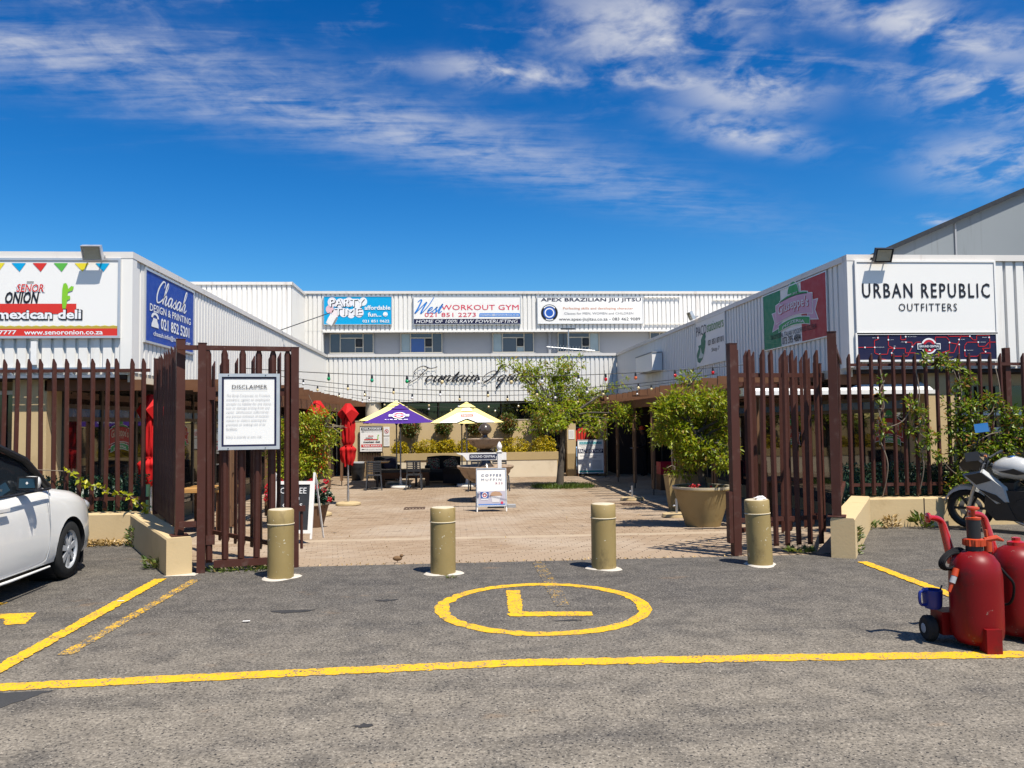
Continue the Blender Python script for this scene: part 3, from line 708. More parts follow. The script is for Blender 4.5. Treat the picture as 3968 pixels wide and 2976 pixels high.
bl2 = ink('badge_blue', (.02, .10, .42)); S.disc(.11, .40, .33, black, 1, name='badge'); S.disc(.11, .40, .24, bl2, 2, name='badge'); S.disc(.11, .40, .19, white, 3, .145, name='badge'); S.disc(.11, .40, .30, white, 3, .26, rad(40), rad(140), 14, 'badge'); S.disc(.11, .40, .30, white, 3, .26, rad(240), rad(300), 10, 'badge')

# --- stationer and pizzeria boards on the shaded right wall
S = Sign('shop_sign', "white stationer's board with green map outline on the shaded wall", 2.22, 1.10, (6.13, 18.77, 2.95), -PI/2, edge=(.02, M_frame_al))
S.text('PACO', .03, .68, .40, .90, navy, 2); S.text('stationers', .42, .70, .96, .91, ink('leaf_green', (.10, .30, .06)), 2)
dg_ = ink('dark_green', (.01, .16, .09))
S.poly([(.06, .10), (.14, .06), (.24, .14), (.30, .27), (.34, .38), (.36, .52), (.34, .56), (.37, .62), (.35, .72), (.28, .70), (.20, .58), (.19, .47), (.09, .46), (.11, .40), (.05, .30), (.03, .24)], dg_, 1, 'map_outline')
S.poly([(.10, .18), (.16, .30), (.18, .42), (.22, .28), (.30, .22), (.22, .16)], ink('pale_green', (.55, .62, .55)), 2, 'map_outline')
S.text('021 851 8710/1', .44, .40, .95, .52, black, 2, .01); S.text('Shop 7', .56, .22, .82, .33, black, 2)
S = Sign('shop_sign', 'pizzeria board in green, white and red with a faded pink ribbon logo', 2.68, 1.06, (6.13, 14.03, 2.96), -PI/2, edge=(.02, M_frame_al))
S.rect(0, 0, .305, 1, ink('flag_green', (.015, .22, .10)), 1, 'flag_band'); S.rect(.64, 0, 1, 1, ink('flag_red', (.42, .03, .035)), 1, 'flag_band')
pk = ink('faded_pink', (.62, .35, .47)); pg = ink('logo_green', (.03, .32, .09))
def ribbon(S, cx, w, z0, z1, sag, m, k, n=14):
    lo = [(cx-w/2+w*i/n, z0+sag*(1-(2*i/n-1)**2)) for i in range(n+1)]; hi = [(cx-w/2+w*i/n, z1+sag*(1-(2*i/n-1)**2)) for i in range(n, -1, -1)]
    S.poly(lo+hi, m, k, 'logo')
def pizza_logo(S, cx, w, z0, h, pink, txt, k=2):
    q = lambda f: z0+f*h; X = lambda f: cx+(f-.5)*w
    S.poly([(X(.0), q(.05)), (X(.22), q(.13)), (X(.22), q(.62)), (X(.0), q(.60)), (X(.06), q(.33))], white, k, 'logo'); S.poly([(X(1), q(.05)), (X(.78), q(.13)), (X(.78), q(.62)), (X(1), q(.60)), (X(.94), q(.33))], white, k, 'logo')
    S.poly([(X(.02), q(.08)), (X(.21), q(.15)), (X(.21), q(.60)), (X(.02), q(.58)), (X(.075), q(.33))], pink, k+1, 'logo'); S.poly([(X(.98), q(.08)), (X(.79), q(.15)), (X(.79), q(.60)), (X(.98), q(.58)), (X(.925), q(.33))], pink, k+1, 'logo')
    ribbon(S, cx, w*.80, q(.24), q(.80), h*.10, white, k+2); ribbon(S, cx, w*.78, q(.26), q(.78), h*.10, pink, k+3)
    ribbon(S, cx, w*.68, q(-.02), q(.20), h*.10, white, k+2); ribbon(S, cx, w*.66, q(.0), q(.18), h*.10, pg, k+3)
    ribbon(S, cx, w*.62, q(.78), q(.88), h*.10, white, k+1); ribbon(S, cx, w*.60, q(.78), q(.86), h*.10, pg, k+2); S.disc(cx, q(.92), w*S.w*.13, white, k+1, 0, 0, PI, 16, 'logo'); S.disc(cx, q(.92), w*S.w*.12, pg, k+2, 0, 0, PI, 16, 'logo')
    lettering("Giuseppe's", S.X(X(.17)), S.Z(q(.36)), S.X(X(.83)), S.Z(q(.74)), crim, S.y(k+4), S.e, .03, .0, arc=h*S.h*.08)
    lettering("Giuseppe's", S.X(X(.16)), S.Z(q(.38)), S.X(X(.82)), S.Z(q(.76)), txt, S.y(k+5), S.e, .02, .0, arc=h*S.h*.08)
    lettering('PIZZERIA', S.X(X(.26)), S.Z(q(.05)), S.X(X(.74)), S.Z(q(.13)), white, S.y(k+5), S.e, .015, arc=h*S.h*.10)
    lettering('EST. 2012', S.X(X(.40)), S.Z(q(.93)), S.X(X(.60)), S.Z(q(.98)), white, S.y(k+4), S.e, .01)
pizza_logo(S, .52, .74, .26, .62, pk, ink('faded_white', (.66, .62, .66)))
S.text('TRADITIONAL ITALIAN WOODFIRED PIZZERIA', .12, .155, .86, .24, black, 3, .0); S.text('073 395 4884', .325, .02, .62, .15, black, 3, .01)

# --- outfitters board and underground-map board on the right front
S = Sign('shop_sign', 'large white outfitters board with thin black capitals on right facade', 2.24, 1.10, (7.385, 11.95, 2.93), 0, edge=(.03, M_board))
S.text('URBAN REPUBLIC', .035, .49, .965, .70, black, 2, .012, gap=1.25); S.text('OUTFITTERS', .295, .30, .72, .41, black, 2, .0, gap=1.2)
S = Sign('shop_sign', 'dark coffee-shop board with red railway map below the outfitters board', 2.25, .39, (7.37, 11.95, 2.50), 0, navy, edge=(.03, M_board))
rl = ink('map_red', (.55, .02, .02))
for ln in ([(0, .5), (.12, .5), (.12, .78), (.15, .82), (.145, .98)], [(.12, .5), (.12, .27), (.155, .20), (.155, .05), (.20, .0)], [(.155, .22), (.21, .22), (.22, .46), (.26, .46), (.34, .46), (.34, .27), (.41, .27)], [(.22, .98), (.22, .55), (.26, .46), (.24, .27), (.24, .02)],
           [(.31, .98), (.31, .80), (.345, .80), (.345, .98)], [(.345, .70), (.39, .70), (.39, .52), (.355, .14), (.24, .14)], [(.39, .52), (.42, .70), (.45, .70)], [(.56, .72), (.56, .90), (.64, .90), (.66, .76), (.66, .36), (.60, .27)], [(.66, .68), (.73, .60), (.73, .02)],
           [(.65, .98), (.66, .93), (.81, .93), (.835, .78), (.86, .78), (.86, .96), (.955, .96), (.955, .44), (.90, .44), (.92, .25)], [(.75, .98), (.69, .27), (.58, .27), (.58, .14)], [(1, .69), (.95, .69), (.92, .52), (.87, .52), (.87, .69), (.79, .69), (.77, .55), (.77, .12), (.86, .12), (.89, .25), (.96, .25), (.96, .02)]):
    mb = MB(); Q = [Vector((S.X(a), S.Z(b))) for a, b in ln]
    for p, q in zip(Q, Q[1:]):
        d = (q-p).normalized(); n = Vector((-d.y, d.x))*.005; p, q = p-d*.004, q+d*.004
        mb.add([(v.x, S.y(1), v.y) for v in (p-n, q-n, q+n, p+n)], [(0, 1, 2, 3)])
    part('map_line', mb, rl, S.e)
for a, b in ((.05, .5), (.12, .5), (.145, .88), (.22, .80), (.26, .46), (.24, .27), (.155, .22), (.345, .92), (.345, .70), (.39, .52), (.66, .68), (.73, .60), (.73, .80), (.63, .27), (.81, .93), (.87, .69), (.95, .88), (.77, .36), (.92, .30)): S.disc(a, b, .013, white, 3, n=10, name='station_dot')
for a, b, c in ((.105, .88, 'MOCHA'), (.235, .80, 'LATTE'), (.31, .71, 'CAPPUCCINO'), (.13, .5, 'HOT CHOCOLATE'), (.255, .54, 'MILK'), (.36, .92, 'RED CAPPUCCINO'), (.745, .80, 'FILTER'), (.885, .69, 'AMERICANO'), (.785, .36, 'FLAT WHITE'), (.90, .88, 'ESPRESSO')): S.text(c, a, b-.012, a+.008*len(c)*.55, b+.015, white, 3)
def roundel(S, cx, cz, r, k=4, full=True):
    S.disc(cx, cz, r, white, k, name='logo'); hw = r*1.5/S.w; S.rect(cx-hw, cz-r*.42/S.h, cx+hw, cz+r*.34/S.h, white, k, 'logo')
    S.disc(cx, cz, r*.80, crim, k+1, r*.50, name='logo'); S.disc(cx, cz, r*.48, navy, k+1, name='logo'); S.disc(cx, cz-r*.62/S.h, r*.22, white, k+2, 0, 0, PI, 12, name='logo')
    S.rect(cx-hw*.93, cz-r*.30/S.h, cx+hw*.93, cz+r*.22/S.h, navy, k+2, 'logo')
    S.text('GROUND CENTRAL', cx-hw*.88, cz-r*.17/S.h, cx+hw*.88, cz+r*.10/S.h, white, k+3, .02)
roundel(S, .51, .54, .125); S.text('IT', .392, .05, .408, .09, white, 3, .015); S.text('INK', .525, .05, .555, .09, white, 3, .015); S.text('ICE', .60, .05, .63, .09, white, 3, .015)

# --- fountain square script on the far parapet
lt = thing('wall_lettering', 'black flowing script reading Fountain Square across the far white parapet', 'lettering', (1.6, 29.86, 3.0))
script('Fountain Square', -3.30, -.14, 1.50, .76, black, -.012, lt, .30, .38, .55)

# --- disclaimer notice on the gate
S = Sign('notice_board', 'white disclaimer notice in a black and silver frame on the left gate', .575, .765, (-2.265, 9.005, 1.365), rad(8), M_board, 'notice', edge=(.036, M_frame_al), t=.02)
for b in ((0, 0, 1, .026), (0, .974, 1, 1), (0, .026, .036, .974), (.964, .026, 1, .974)): S.rect(*b, navy, 1, 'border')
S.text('DISCLAIMER', .185, .83, .83, .885, black, 2, -.006, gap=1.05); S.rect(.18, .812, .835, .8155, grey, 2, 'underline')
for i, (l, e) in enumerate((('The Body Corporate, its Trustees,', .895), ('members, agents or employees', .88), ('accepts no liability for any injury,', .91), ('loss or damage arising from any', .88), ('cause  whatsoever suffered by', .86), ('any person inclusive of tenants,', .87), ('owners or visitors entering the', .82), ('premises or making use of its', .80), ('facilities.', .29), ('', 0), ('Entry is entirely at own risk.', .74))):
    if l: S.text(l, .085, .715-i*.0595, e, .750-i*.0595, pale, 2, -.004, gap=1.02)
sc_ = MB()
for a, b in ((.12, -.025), (.80, -.025), (.12, 1.025), (.80, 1.025)): sc_.lathe([(.006, 0), (.006, .004), (.003, .006)], 8, (0, 0, 0)); sc_.xf(Matrix.Translation((S.X(a), -.013, S.Z(b))) @ Matrix.Rotation(PI/2, 4, 'X'), len(sc_.v)-24)
tag(part('screw', sc_, M_dark, S.e), kind='stuff')
# --- window stickers of the pizzeria
for lbl, loc, rz, w, h in (('round pizzeria logo sticker on the dark glass behind the left fence', (-5.93, 14.62, 1.16), PI/2, 1.1, .52), ('second pizzeria logo sticker on glass seen between left gate bars', (-5.93, 17.75, 1.16), PI/2, 1.1, .52), ('pizzeria logo sticker on the dark glass behind the right fence', (7.395, 13.15, 1.14), -PI/2, 1.0, .54), ('pizzeria logo sticker on glass seen through the right gate', (7.395, 17.2, 1.0), -PI/2, 1.0, .54)):
    S = Sign('window_sticker', lbl, w*.96, h*.25, loc, rz, M_glass, 'sticker', t=.002, group='pizzeria window stickers', board='film'); S.h = h; S.w = w
    pizza_logo(S, .5, 1., 0., .95, ink('ribbon_red', (.38, .03, .03)), ink('cream_print', (.55, .48, .38)))
# ------------------------------------------------------------------ palisade fences, gates, plinth walls
def pale_mesh(h, w=.066):
    q = w/2; prof = [(-q, .012), (-q*.38, -.014), (q*.38, -.014), (q, .012), (q*.8, .016), (-q*.8, .016)]
    top = [h-.075, h-.006, h-.006, h-.075, h-.075, h-.075]; bot = [0, .035, .035, 0, 0, 0]
    vs = [(x, y, b) for (x, y), b in zip(prof, bot)]+[(x, y, t) for (x, y), t in zip(prof, top)]+[(0, -.010, h)]
    fs = [(i, (i+1) % 6, (i+1) % 6+6, i+6) for i in range(6)]+[(6, 7, 12), (7, 8, 12), (8, 9, 12), (9, 10, 12), (10, 11, 12), (11, 6, 12), (5, 4, 3, 2, 1, 0)]
    return MB().add(vs, fs)
PALE = mesh('pale', pale_mesh(2.10), M_brown); PALE2 = mesh('pale_tall', pale_mesh(2.36, .072), M_brown)
def pale_at(parent, x, y, z, rz=0., me=None, dz=0.):
    o = bpy.data.objects.new('pale', me or PALE); link(o, parent); o.location = (x, y, z+dz); o.rotation_euler = (random.gauss(0, .006), random.gauss(0, .006), rz); return o
# front fences, local origin on the plinth
def rail(parent, a, b, z, w=.03, h=.045): return part('rail', MB().bar((a[0], a[1], z), (b[0], b[1], z), w, h), M_brown, parent)
FL = thing('palisade_fence', 'brown steel palisade fence on the low tan wall left of the gate', 'fence', (-5.3, 11.45, .41))
for x in (-8.8, -8.63, -8.46, -8.29, -8.12, -7.95, -7.78, -7.6, -7.43, -7.26, -7.08, -6.91, -6.74, -6.55, -6.37, -6.2, -6.03, -5.86, -5.69, -5.52, -5.35, -5.18, -5.01, -4.83, -4.66, -4.49, -4.32): pale_at(FL, x+5.3, 0, .035)
rail(FL, (-3.6, .035), (1.05, .035), 1.97); rail(FL, (-3.6, .035), (1.05, .035), .19)
FR = thing('palisade_fence', 'brown steel palisade fence hung with creeper right of the gate', 'fence', (7.2, 11.45, .42))
for x in (5.83, 6.0, 6.17, 6.34, 6.52, 6.68, 6.86, 7.03, 7.2, 7.37, 7.53, 7.71, 7.87, 8.04, 8.22, 8.55, 8.72, 8.89, 9.06, 9.23, 9.4, 9.57, 9.74): pale_at(FR, x-7.2, 0, .035)
rail(FR, (-1.35, .035), (2.7, .035), 1.97); rail(FR, (-1.35, .035), (2.7, .035), .19)
part('post', MB().box(1.12, 1.20, .055, .135, 0, 2.22), M_brown, FR)
def plinth(name, lbl, a, b, w, h, ends=True):
    t = thing(name, lbl, 'wall', ((a[0]+b[0])/2, (a[1]+b[1])/2, 0)); c = t.location
    A, B = Vector(a)-Vector((c.x, c.y)), Vector(b)-Vector((c.x, c.y)); d = (B-A).normalized(); n = Vector((-d.y, d.x))*w/2; mb = MB(); N = 10
    secs = []
    for i in range(N+1):
        p = A.lerp(B, i/N); q = .006*math.sin(i*1.7)
        secs.append([(p.x-n.x, p.y-n.y, -.3), (p.x-n.x, p.y-n.y, h-.02+q*.4), (p.x-n.x*.9, p.y-n.y*.9, h+q*.4), (p.x+n.x*.9, p.y+n.y*.9, h+q*.4), (p.x+n.x, p.y+n.y, h-.02+q*.4), (p.x+n.x, p.y+n.y, -.3)])
    mb.loft(secs); part('plaster_wall', mb, M_tan, t); return t
pw = plinth('plinth_wall', 'low tan plastered wall under the left front fence, beside the white car', (-9.2, 11.5), (-4.25, 11.5), .26, .41)
pw = plinth('plinth_wall', 'low tan plastered wall under the right front fence, behind the motorcycle', (5.88, 11.5), (10.2, 11.5), .26, .42)
part('joint', MB().box(-1.17, -1.155, -.1335, -.12, 0, .41), M_soffit, pw)
plinth('plinth_wall', 'splayed tan wall with flat end pier left of the gate', (-4.31, 11.36), (-2.97, 8.90), .26, .40)
plinth('plinth_wall', 'splayed tan wall with flat end pier right of the gate', (5.90, 11.36), (4.42, 8.93), .26, .46)
def run(lbl, a, b, z, n, hp, rails, me, posts=(), group=None, name='palisade_fence', cat='fence', rs=.034, stiles=None, toprail=None, skip=()):
    L = math.hypot(b[0]-a[0], b[1]-a[1]); rz = math.atan2(b[1]-a[1], b[0]-a[0])
    t = thing(name, lbl, cat, (a[0], a[1], z), rz, group)
    for i in range(n):
        if i not in skip: pale_at(t, L*(i+.5)/n, 0, hp, 0, me)
    for zr in rails: rail(t, (0, rs), (L, rs), zr, .035, .05)
    for x, z0, z1, w, *o in posts:
        y0 = o[0] if o else -w/2
        part('post', MB().box(x-w/2, x+w/2, y0, y0+w, z0, z1), M_brown, t)
        part('post_cap', MB().box(x-w/2-.004, x+w/2+.004, y0-.004, y0+w+.004, z1+.001, z1+.008), M_brown, t)
    if toprail: part('top_rail', MB().bar((toprail[0], .0, toprail[2]), (toprail[1], .0, toprail[2]), .05, .05), M_brown, t)
    return t
t = run('dense brown palisade return on the splayed wall left of the gate', (-4.10, 11.30), (-3.02, 9.04), .40, 20, .03, (1.95, .2), PALE, ((0.0, 0, 2.12, .06), (2.50, 0, 2.15, .09)))
part('base_plate', MB().box(2.40, 2.60, -.09, .09, .002, .012), M_brown, t)
t = run('brown palisade return on the splayed wall right of the gate', (5.60, 11.30), (4.42, 9.06), .46, 20, .03, (1.95, .2), PALE, ((2.53, 0, 2.15, .10),))
part('base_plate', MB().box(2.41, 2.65, -.1, .1, .002, .012), M_brown, t)
# left gate: front leaf with hinge post, end post; rear leaf swung back
t = run('front leaf of the left gate that carries the disclaimer notice', (-2.77, 8.99), (-1.81, 9.22), 0, 6, .10, (1.95,), PALE2, ((0, 0, 2.50, .085), (.985, 0, 2.47, .085)), name='palisade_gate', cat='gate', toprail=(-.25, .94, 2.455))
part('bottom_rail', MB().bar((.13, 0.0, .085), (.94, 0.0, .085), .05, .075), M_brown, t)
part('hinge', MB().box(.05, .14, -.02, .02, 1.88, 2.02), M_brown, t); part('hinge', MB().box(.05, .14, -.02, .02, .30, .40), M_brown, t)
part('latch', MB().box(1.03, 1.10, -.03, .03, .62, .68), M_brown, t); part('slide_bolt', MB().tube([(1.06, 0, .2), (1.06, 0, .62)], .016, 8), M_brown, t)
part('link_bar', MB().bar((-.22, .0, .53), (-.045, .0, .53), .05, .06), M_brown, t)
run('rear leaf of the left gate, folded back behind the notice', (-1.86, 9.38), (-3.42, 11.15), -.02, 11, .12, (2.02, .22), PALE2, ((0.02, .04, 2.42, .06), (2.33, .02, 2.35, .06)), name='palisade_gate', cat='gate')
t = run('front leaf of the right gate beside the leaning bollard', (3.30, 9.30), (4.50, 9.48), 0, 8, .08, (2.13, .40), PALE2, ((0, 0, 2.50, .095),), name='palisade_gate', cat='gate', skip=(0,))
part('bolt_box', MB().box(-.10, -.05, -.04, .04, .15, .75), M_brown, t); part('slide_bolt', MB().box(.04, .09, -.03, .03, 1.9, 1.95), M_brown, t)
run('rear leaf of the right gate, folded back towards the terrace', (3.36, 9.48), (5.22, 11.10), -.02, 11, .12, (2.06, .26), PALE2, ((.0, .04, 2.40, .06), (2.44, .02, 2.40, .06)), name='palisade_gate', cat='gate')

# ------------------------------------------------------------------ bollards
def boll():
    t = NT('olive_bollard_paint'); c = t.mix(t.noise(3, 5), (.26, .185, .066), (.33, .24, .098))
    c = t.mix(t.ramp(t.noise(30, 2, .5), .70, .74), c, (.62, .56, .42)); c = t.mix(t.ramp(t.noise(5, 6, .7, (1, 1, .5)), .52, .72, 0, .75), c, (.13, .09, .04)); c = t.mix(t.ramp(t.noise(11, 5, .75), .64, .70, 0, .8), c, (.42, .36, .24))
    t.bump(t.noise(14, 4), .25, .006); return t.set(col=c, rough=.5, spec=.4)
M_boll = boll(); M_bolltop = mat('worn_bollard_top', (.52, .45, .32), .7, .3, var=.2, vs=12)
for i, (x, y, lbl, tl, h) in enumerate(((-1.83, 8.49, 'tan bollard in front of the left gate leaf', (0, 0), .715), (-.14, 8.52, 'tan bollard in the middle of the entrance, in front of the open table', (0, .004), .70), (1.60, 8.58, 'tan bollard in the entrance in line with the courtyard tree', (0, -.004), .70), (3.34, 8.57, 'leaning tan bollard before the right gate with crumpled paper on top', (.0, -.035), .715))):
    t = thing('bollard', lbl, 'bollard', (x, y+.09, 0), 0, 'bollards across the entrance'); R = .134
    b = part('tube', MB().lathe([(R, -.05), (R, h-.155), (R+.003, h-.153), (R+.003, h-.143), (R, h-.141), (R, h-.012), (R-.008, h-.002)], 36), M_boll, t, True); b.rotation_euler = (tl[0], -tl[1], random.random()*6)
    c = part('cap', MB().lathe([(R-.008, h-.004), (R-.02, h+.002), (.01, h+.003)], 36), M_bolltop, t, True); c.rotation_euler = b.rotation_euler
    part('weld_ring', MB().lathe([(R+.001, h-.157), (R+.007, h-.150), (R+.001, h-.142)], 36, caps=False), M_bolltop, t, True).rotation_euler = b.rotation_euler
    rr = [R+.05+.026*math.sin(2*PI*k/14+i*1.7)+.018*math.sin(2*PI*k*3/28+i*2.3)+.010*random.random() for k in range(28)]
    cv = [(rr[k]*math.cos(2*PI*k/28), rr[k]*.9*math.sin(2*PI*k/28), .002) for k in range(28)]+[((rr[k]-.02)*math.cos(2*PI*k/28), (rr[k]-.02)*.9*math.sin(2*PI*k/28), .013) for k in range(28)]
    part('cement_collar', MB().add(cv, [tuple(range(28, 56))]+[(k, (k+1) % 28, (k+1) % 28+28, k+28) for k in range(28)]), M_whitewash, t)
def wad(name, lbl, cat, loc, r, m, seed):
    rn = random.Random(seed); mb = MB().ell((0, 0, r*.5), (r*1.6, r, r*.6), 10, 7, fn=lambda p: .6+.8*rn.random())
    o = part(name, mb, m, None); o.location = loc; return tag(o, lbl, cat)
wad('paper_scrap', 'crumpled white paper lying on top of the leaning bollard', 'paper', (3.335, 8.62, .716), .035, M_white, 3)

# ------------------------------------------------------------------ pergolas
def pergola(lbl, X, tip, wall, ys, posts, sgn):
    t = thing('pergola', lbl, 'pergola', (X, sum(posts)/len(posts), -.4)); L = Vector(t.location)
    for y in posts:
        zb = g(y)
        for k in (-1, 1): part('post', MB().box(X-.03, X+.03, y+k*.085-.03, y+k*.085+.03, zb+.16, 2.02), M_post, t, world=True)
        part('post_foot', MB().box(X-.028, X+.028, y-.052, y+.052, zb+.18, zb+.40), M_post, t, world=True)
        part('post_block', MB().box(X-.028, X+.028, y-.052, y+.052, .82, .98), M_post, t, world=True)
        part('steel_pin', MB().lathe([(.016, zb-.02), (.016, zb+.18)], 8, (X, y, 0)), M_dark, t, world=True)
    part('beam', MB().box(X-.075, X-.035, posts[0]-1.2, posts[-1]+1.4, 1.98, 2.20), M_wood, t, world=True)
    part('beam', MB().box(X+.035, X+.075, posts[0]-1.2, posts[-1]+1.4, 1.98, 2.20), M_wood, t, world=True)
    for i, y in enumerate(ys):
        e = tip+random.uniform(-.05, .05)
        a, b = sorted((wall, e)); rf = part('rafter', MB().box(a, b, y-.022, y+.022, 2.21, 2.36+random.uniform(-.006, .006)), M_wood, t, world=True)
    return t
pergola('brown timber pergola along the sunlit left shops', -3.68, -3.18, -4.71, [13.4+.70*k for k in range(23)], [13.5, 16.05, 18.6, 21.15, 23.75, 26.34], 1)
pergola('brown timber pergola along the shaded right shops', 5.30, 4.52, 6.14, [12.9+.72*k for k in range(22)], [13.6, 16.1, 18.65, 21.21, 23.43, 25.9, 28.11], -1)

# ------------------------------------------------------------------ festoon lights
M_cable = mat('black_cable', (.012, .012, .013), .6, .3)
BUL = {k: mat('bulb_'+k, c, .15, .6, var=.03) for k, c in dict(green=(.0, .30, .09), teal=(.02, .32, .17), red=(.55, .015, .02), orange=(.62, .13, .04), white=(.74, .72, .70), cream=(.70, .56, .28)).items()}
def festoon(lbl, a, b, sag, bulbs, z_g=None):
    a, b = Vector(a), Vector(b); t = thing('festoon_lights', lbl, 'string lights', tuple(a)); N = 40
    P = [a.lerp(b, i/N)-Vector((0, 0, sag*(1-(2*i/N-1)**2))) for i in range(N+1)]
    part('cable', MB().tube([p-a for p in P], .006, 5), M_cable, t)
    for f, c in bulbs:
        p = a.lerp(b, f)-Vector((0, 0, sag*(1-(2*f-1)**2)))-a
        o = part('bulb', MB().ell((0, 0, -.085), (.027, .027, .033), 10, 7), BUL[c], t, True, loc=tuple(p))
        part('lamp_holder', MB().lathe([(.019, -.06), (.017, -.02), (.010, .008)], 8), M_black, o)
F = 'festoon cables over the courtyard'
def fx(lo, hi, xs): return [((x-lo)/(hi-lo), c) for x, c in xs]
festoon('front festoon cable with green, white and red bulbs over the entrance', (-3.25, 12.45, 2.47), (4.95, 13.0, 2.52), .17, fx(-3.25, 4.95, [(-1.95, 'green'), (-1.29, 'teal'), (-.75, 'green'), (-.2, 'cream'), (.38, 'white'), (.9, 'cream'), (1.4, 'white'), (2.0, 'white'), (2.45, 'red'), (2.95, 'orange'), (3.62, 'red'), (4.27, 'red')]))
cw = lambda n, o=0: [((i+.5)/n, 'white' if (i+o) % 3 == 0 else 'cream') for i in range(n)]
festoon('second festoon cable crossing low above the umbrellas', (-3.45, 16.2, 2.56), (4.7, 14.0, 2.42), .30, cw(9))
festoon('third festoon cable sagging in front of the far parapet', (-3.4, 17.2, 2.48), (4.6, 16.4, 2.40), .28, cw(8, 1))
festoon('festoon cable running to the tree from the left pergola', (-3.3, 20.5, 2.45), (5.0, 20.0, 2.42), .36, cw(11, 2))
festoon('rearmost festoon cable under the far parapet', (-3.2, 25.0, 2.42), (5.0, 24.5, 2.34), .34, cw(12))
# ------------------------------------------------------------------ floodlights, box, aerial and other fittings on the walls
M_lens = glass_mat('floodlight_lens', (.38, .36, .27), .15)
def flood(lbl, loc, s, m, yawz=0.):
    t = thing('floodlight', lbl, 'floodlight', loc, yawz); w, h = .125*s, .095*s; T = Matrix.Rotation(rad(24), 4, 'X')
    part('housing', MB().box(-w, w, .0, .05*s, -h, h).xf(T), m, t)
    fm = MB()
    for b in ((-w-.012, w+.012, h, h+.012), (-w-.012, w+.012, -h-.012, -h), (-w-.012, -w, -h, h), (w, w+.012, -h, h)): fm.box(b[0], b[1], -.022, .055*s, b[2], b[3])
    part('rim', fm.xf(T), m, t)
    part('reflector', MB().add([(-w*.9, -.012, -h*.9), (w*.9, -.012, -h*.9), (w*.9, -.012, h*.9), (-w*.9, -.012, h*.9), (-w*.4, -.002, -h*.2), (w*.4, -.002, -h*.2), (w*.4, -.002, h*.4), (-w*.4, -.002, h*.4)], [(0, 1, 5, 4), (1, 2, 6, 5), (2, 3, 7, 6), (3, 0, 4, 7), (4, 5, 6, 7)]).xf(T), M_lens, t)
    bm_ = MB().bar((-w*.8, .02, -h*.2), (-w*.8, .15, -.02), .02, .006); bm_.bar((w*.8, .02, -h*.2), (w*.8, .15, -.02), .02, .006); bm_.bar((-w, .155, -.02), (w, .155, -.02), .02, .03)
    part('bracket', bm_, m, t); return t
flood('silver floodlight over the deli board on the left facade', (-5.20, 11.80, 4.10), 1.0, M_frame_al)
flood('black floodlight over the outfitters board on the right facade', (6.63, 11.80, 4.11), 1.0, M_dark)
t = flood('small floodlight on the parapet of the shaded right wall', (5.95, 19.7, 4.22), 1.0, M_frame_al, -PI/2)
t = thing('wall_lamp', 'white lamp on a long thin arm above the left side wall', 'lamp', (-4.72, 22.0, 4.16))
part('arm', MB().tube([(0, 0, 0), (1.0, 2.2, .78)], .013, 6), M_dark, t); part('head', MB().box(-.1, .1, -.16, .16, -.3, .0).xf(Matrix.Translation((1.1, 2.35, .70)) @ Matrix.Rotation(.5, 4, 'Y')), M_white, t)
t = thing('meter_box', 'white metal box fixed to the shaded right wall above the pergola', 'box', (5.98, 24.2, 3.08))
part('case', MB().box(-.16, .15, -1.0, 1.1, 0, .52), M_board, t); part('lid_edge', MB().box(-.175, .14, -1.02, 1.12, .525, .55), M_grey, t)
t = thing('roof_aerial', 'thin television aerial standing on the far parapet roof', 'aerial', (4.38, 30.4, 4.05))
part('mast', MB().tube([(0, 0, 0), (0, 0, 1.25)], .022, 6), M_steel, t); am = MB().tube([(-.85, 0, .42), (1.0, -.1, .25)], .012, 5); part('boom', am, M_steel, t)
for k in range(15):
    x = -.8+k*.12; z = .42-.17*(x+.85)/1.85; part('element', MB().tube([(x, -.05, z-.11), (x, -.05, z+.11)], .008, 4), M_steel, t)
part('stay', MB().tube([(-.35, .1, 0), (0, 0, .4)], .01, 5), M_steel, t); part('stay', MB().tube([(.4, .1, 0), (0, 0, .4)], .01, 5), M_steel, t); part('head', MB().box(-.3, .25, -.03, .03, 1.08, 1.13), M_dark, t)
t = thing('ladder', 'aluminium ladder stored flat under the left facade cladding', 'ladder', (-6.6, 11.97, 2.44))
part('stile', MB().bar((-1.6, 0, .0), (1.72, 0, .0), .025, .04), M_steel, t); part('stile', MB().bar((-1.6, -.0, -.11), (1.72, 0, -.11), .025, .04), M_steel, t)
for k in range(12): part('rung', MB().bar((-1.5+k*.28, 0, .0), (-1.42+k*.28, 0, -.11), .02, .02), M_steel, t)
part('wall_hook', MB().box(-.34, -.26, -.02, .02, .08, .42), M_white, LW).location = Vector((-5.75, 11.95, 2.42))-Vector(LW.location)
# --- awning of the terrace on the right
M_awn = mat('white_awning_cloth', (.76, .74, .70), .8, .2, var=.05, bump=.2)
t = thing('awning', 'white retractable awning behind the right fence and gate', 'awning', (6.1, 12.02, 1.98))
aw = MB(); secs = []
for x, rise, back in ((-1.6, .02, .10), (.1, .02, .10), (.35, .10, .22), (.75, .15, .34), (1.38, .16, .36)):
    secs.append([(x, 0, 0), (x, -.01, .055), (x, back*.5, .07+rise*.6), (x, back, .08+rise), (x, back, .06+rise), (x, .05, .0)])
part('canopy', aw.loft(secs), M_awn, t, True, angle=50)
part('front_bar', MB().box(-1.62, 1.40, -.035, -.012, -.01, .05), M_white, t); part('end_cap', MB().box(-1.68, -1.62, -.04, .12, -.02, .10), M_steel, t)
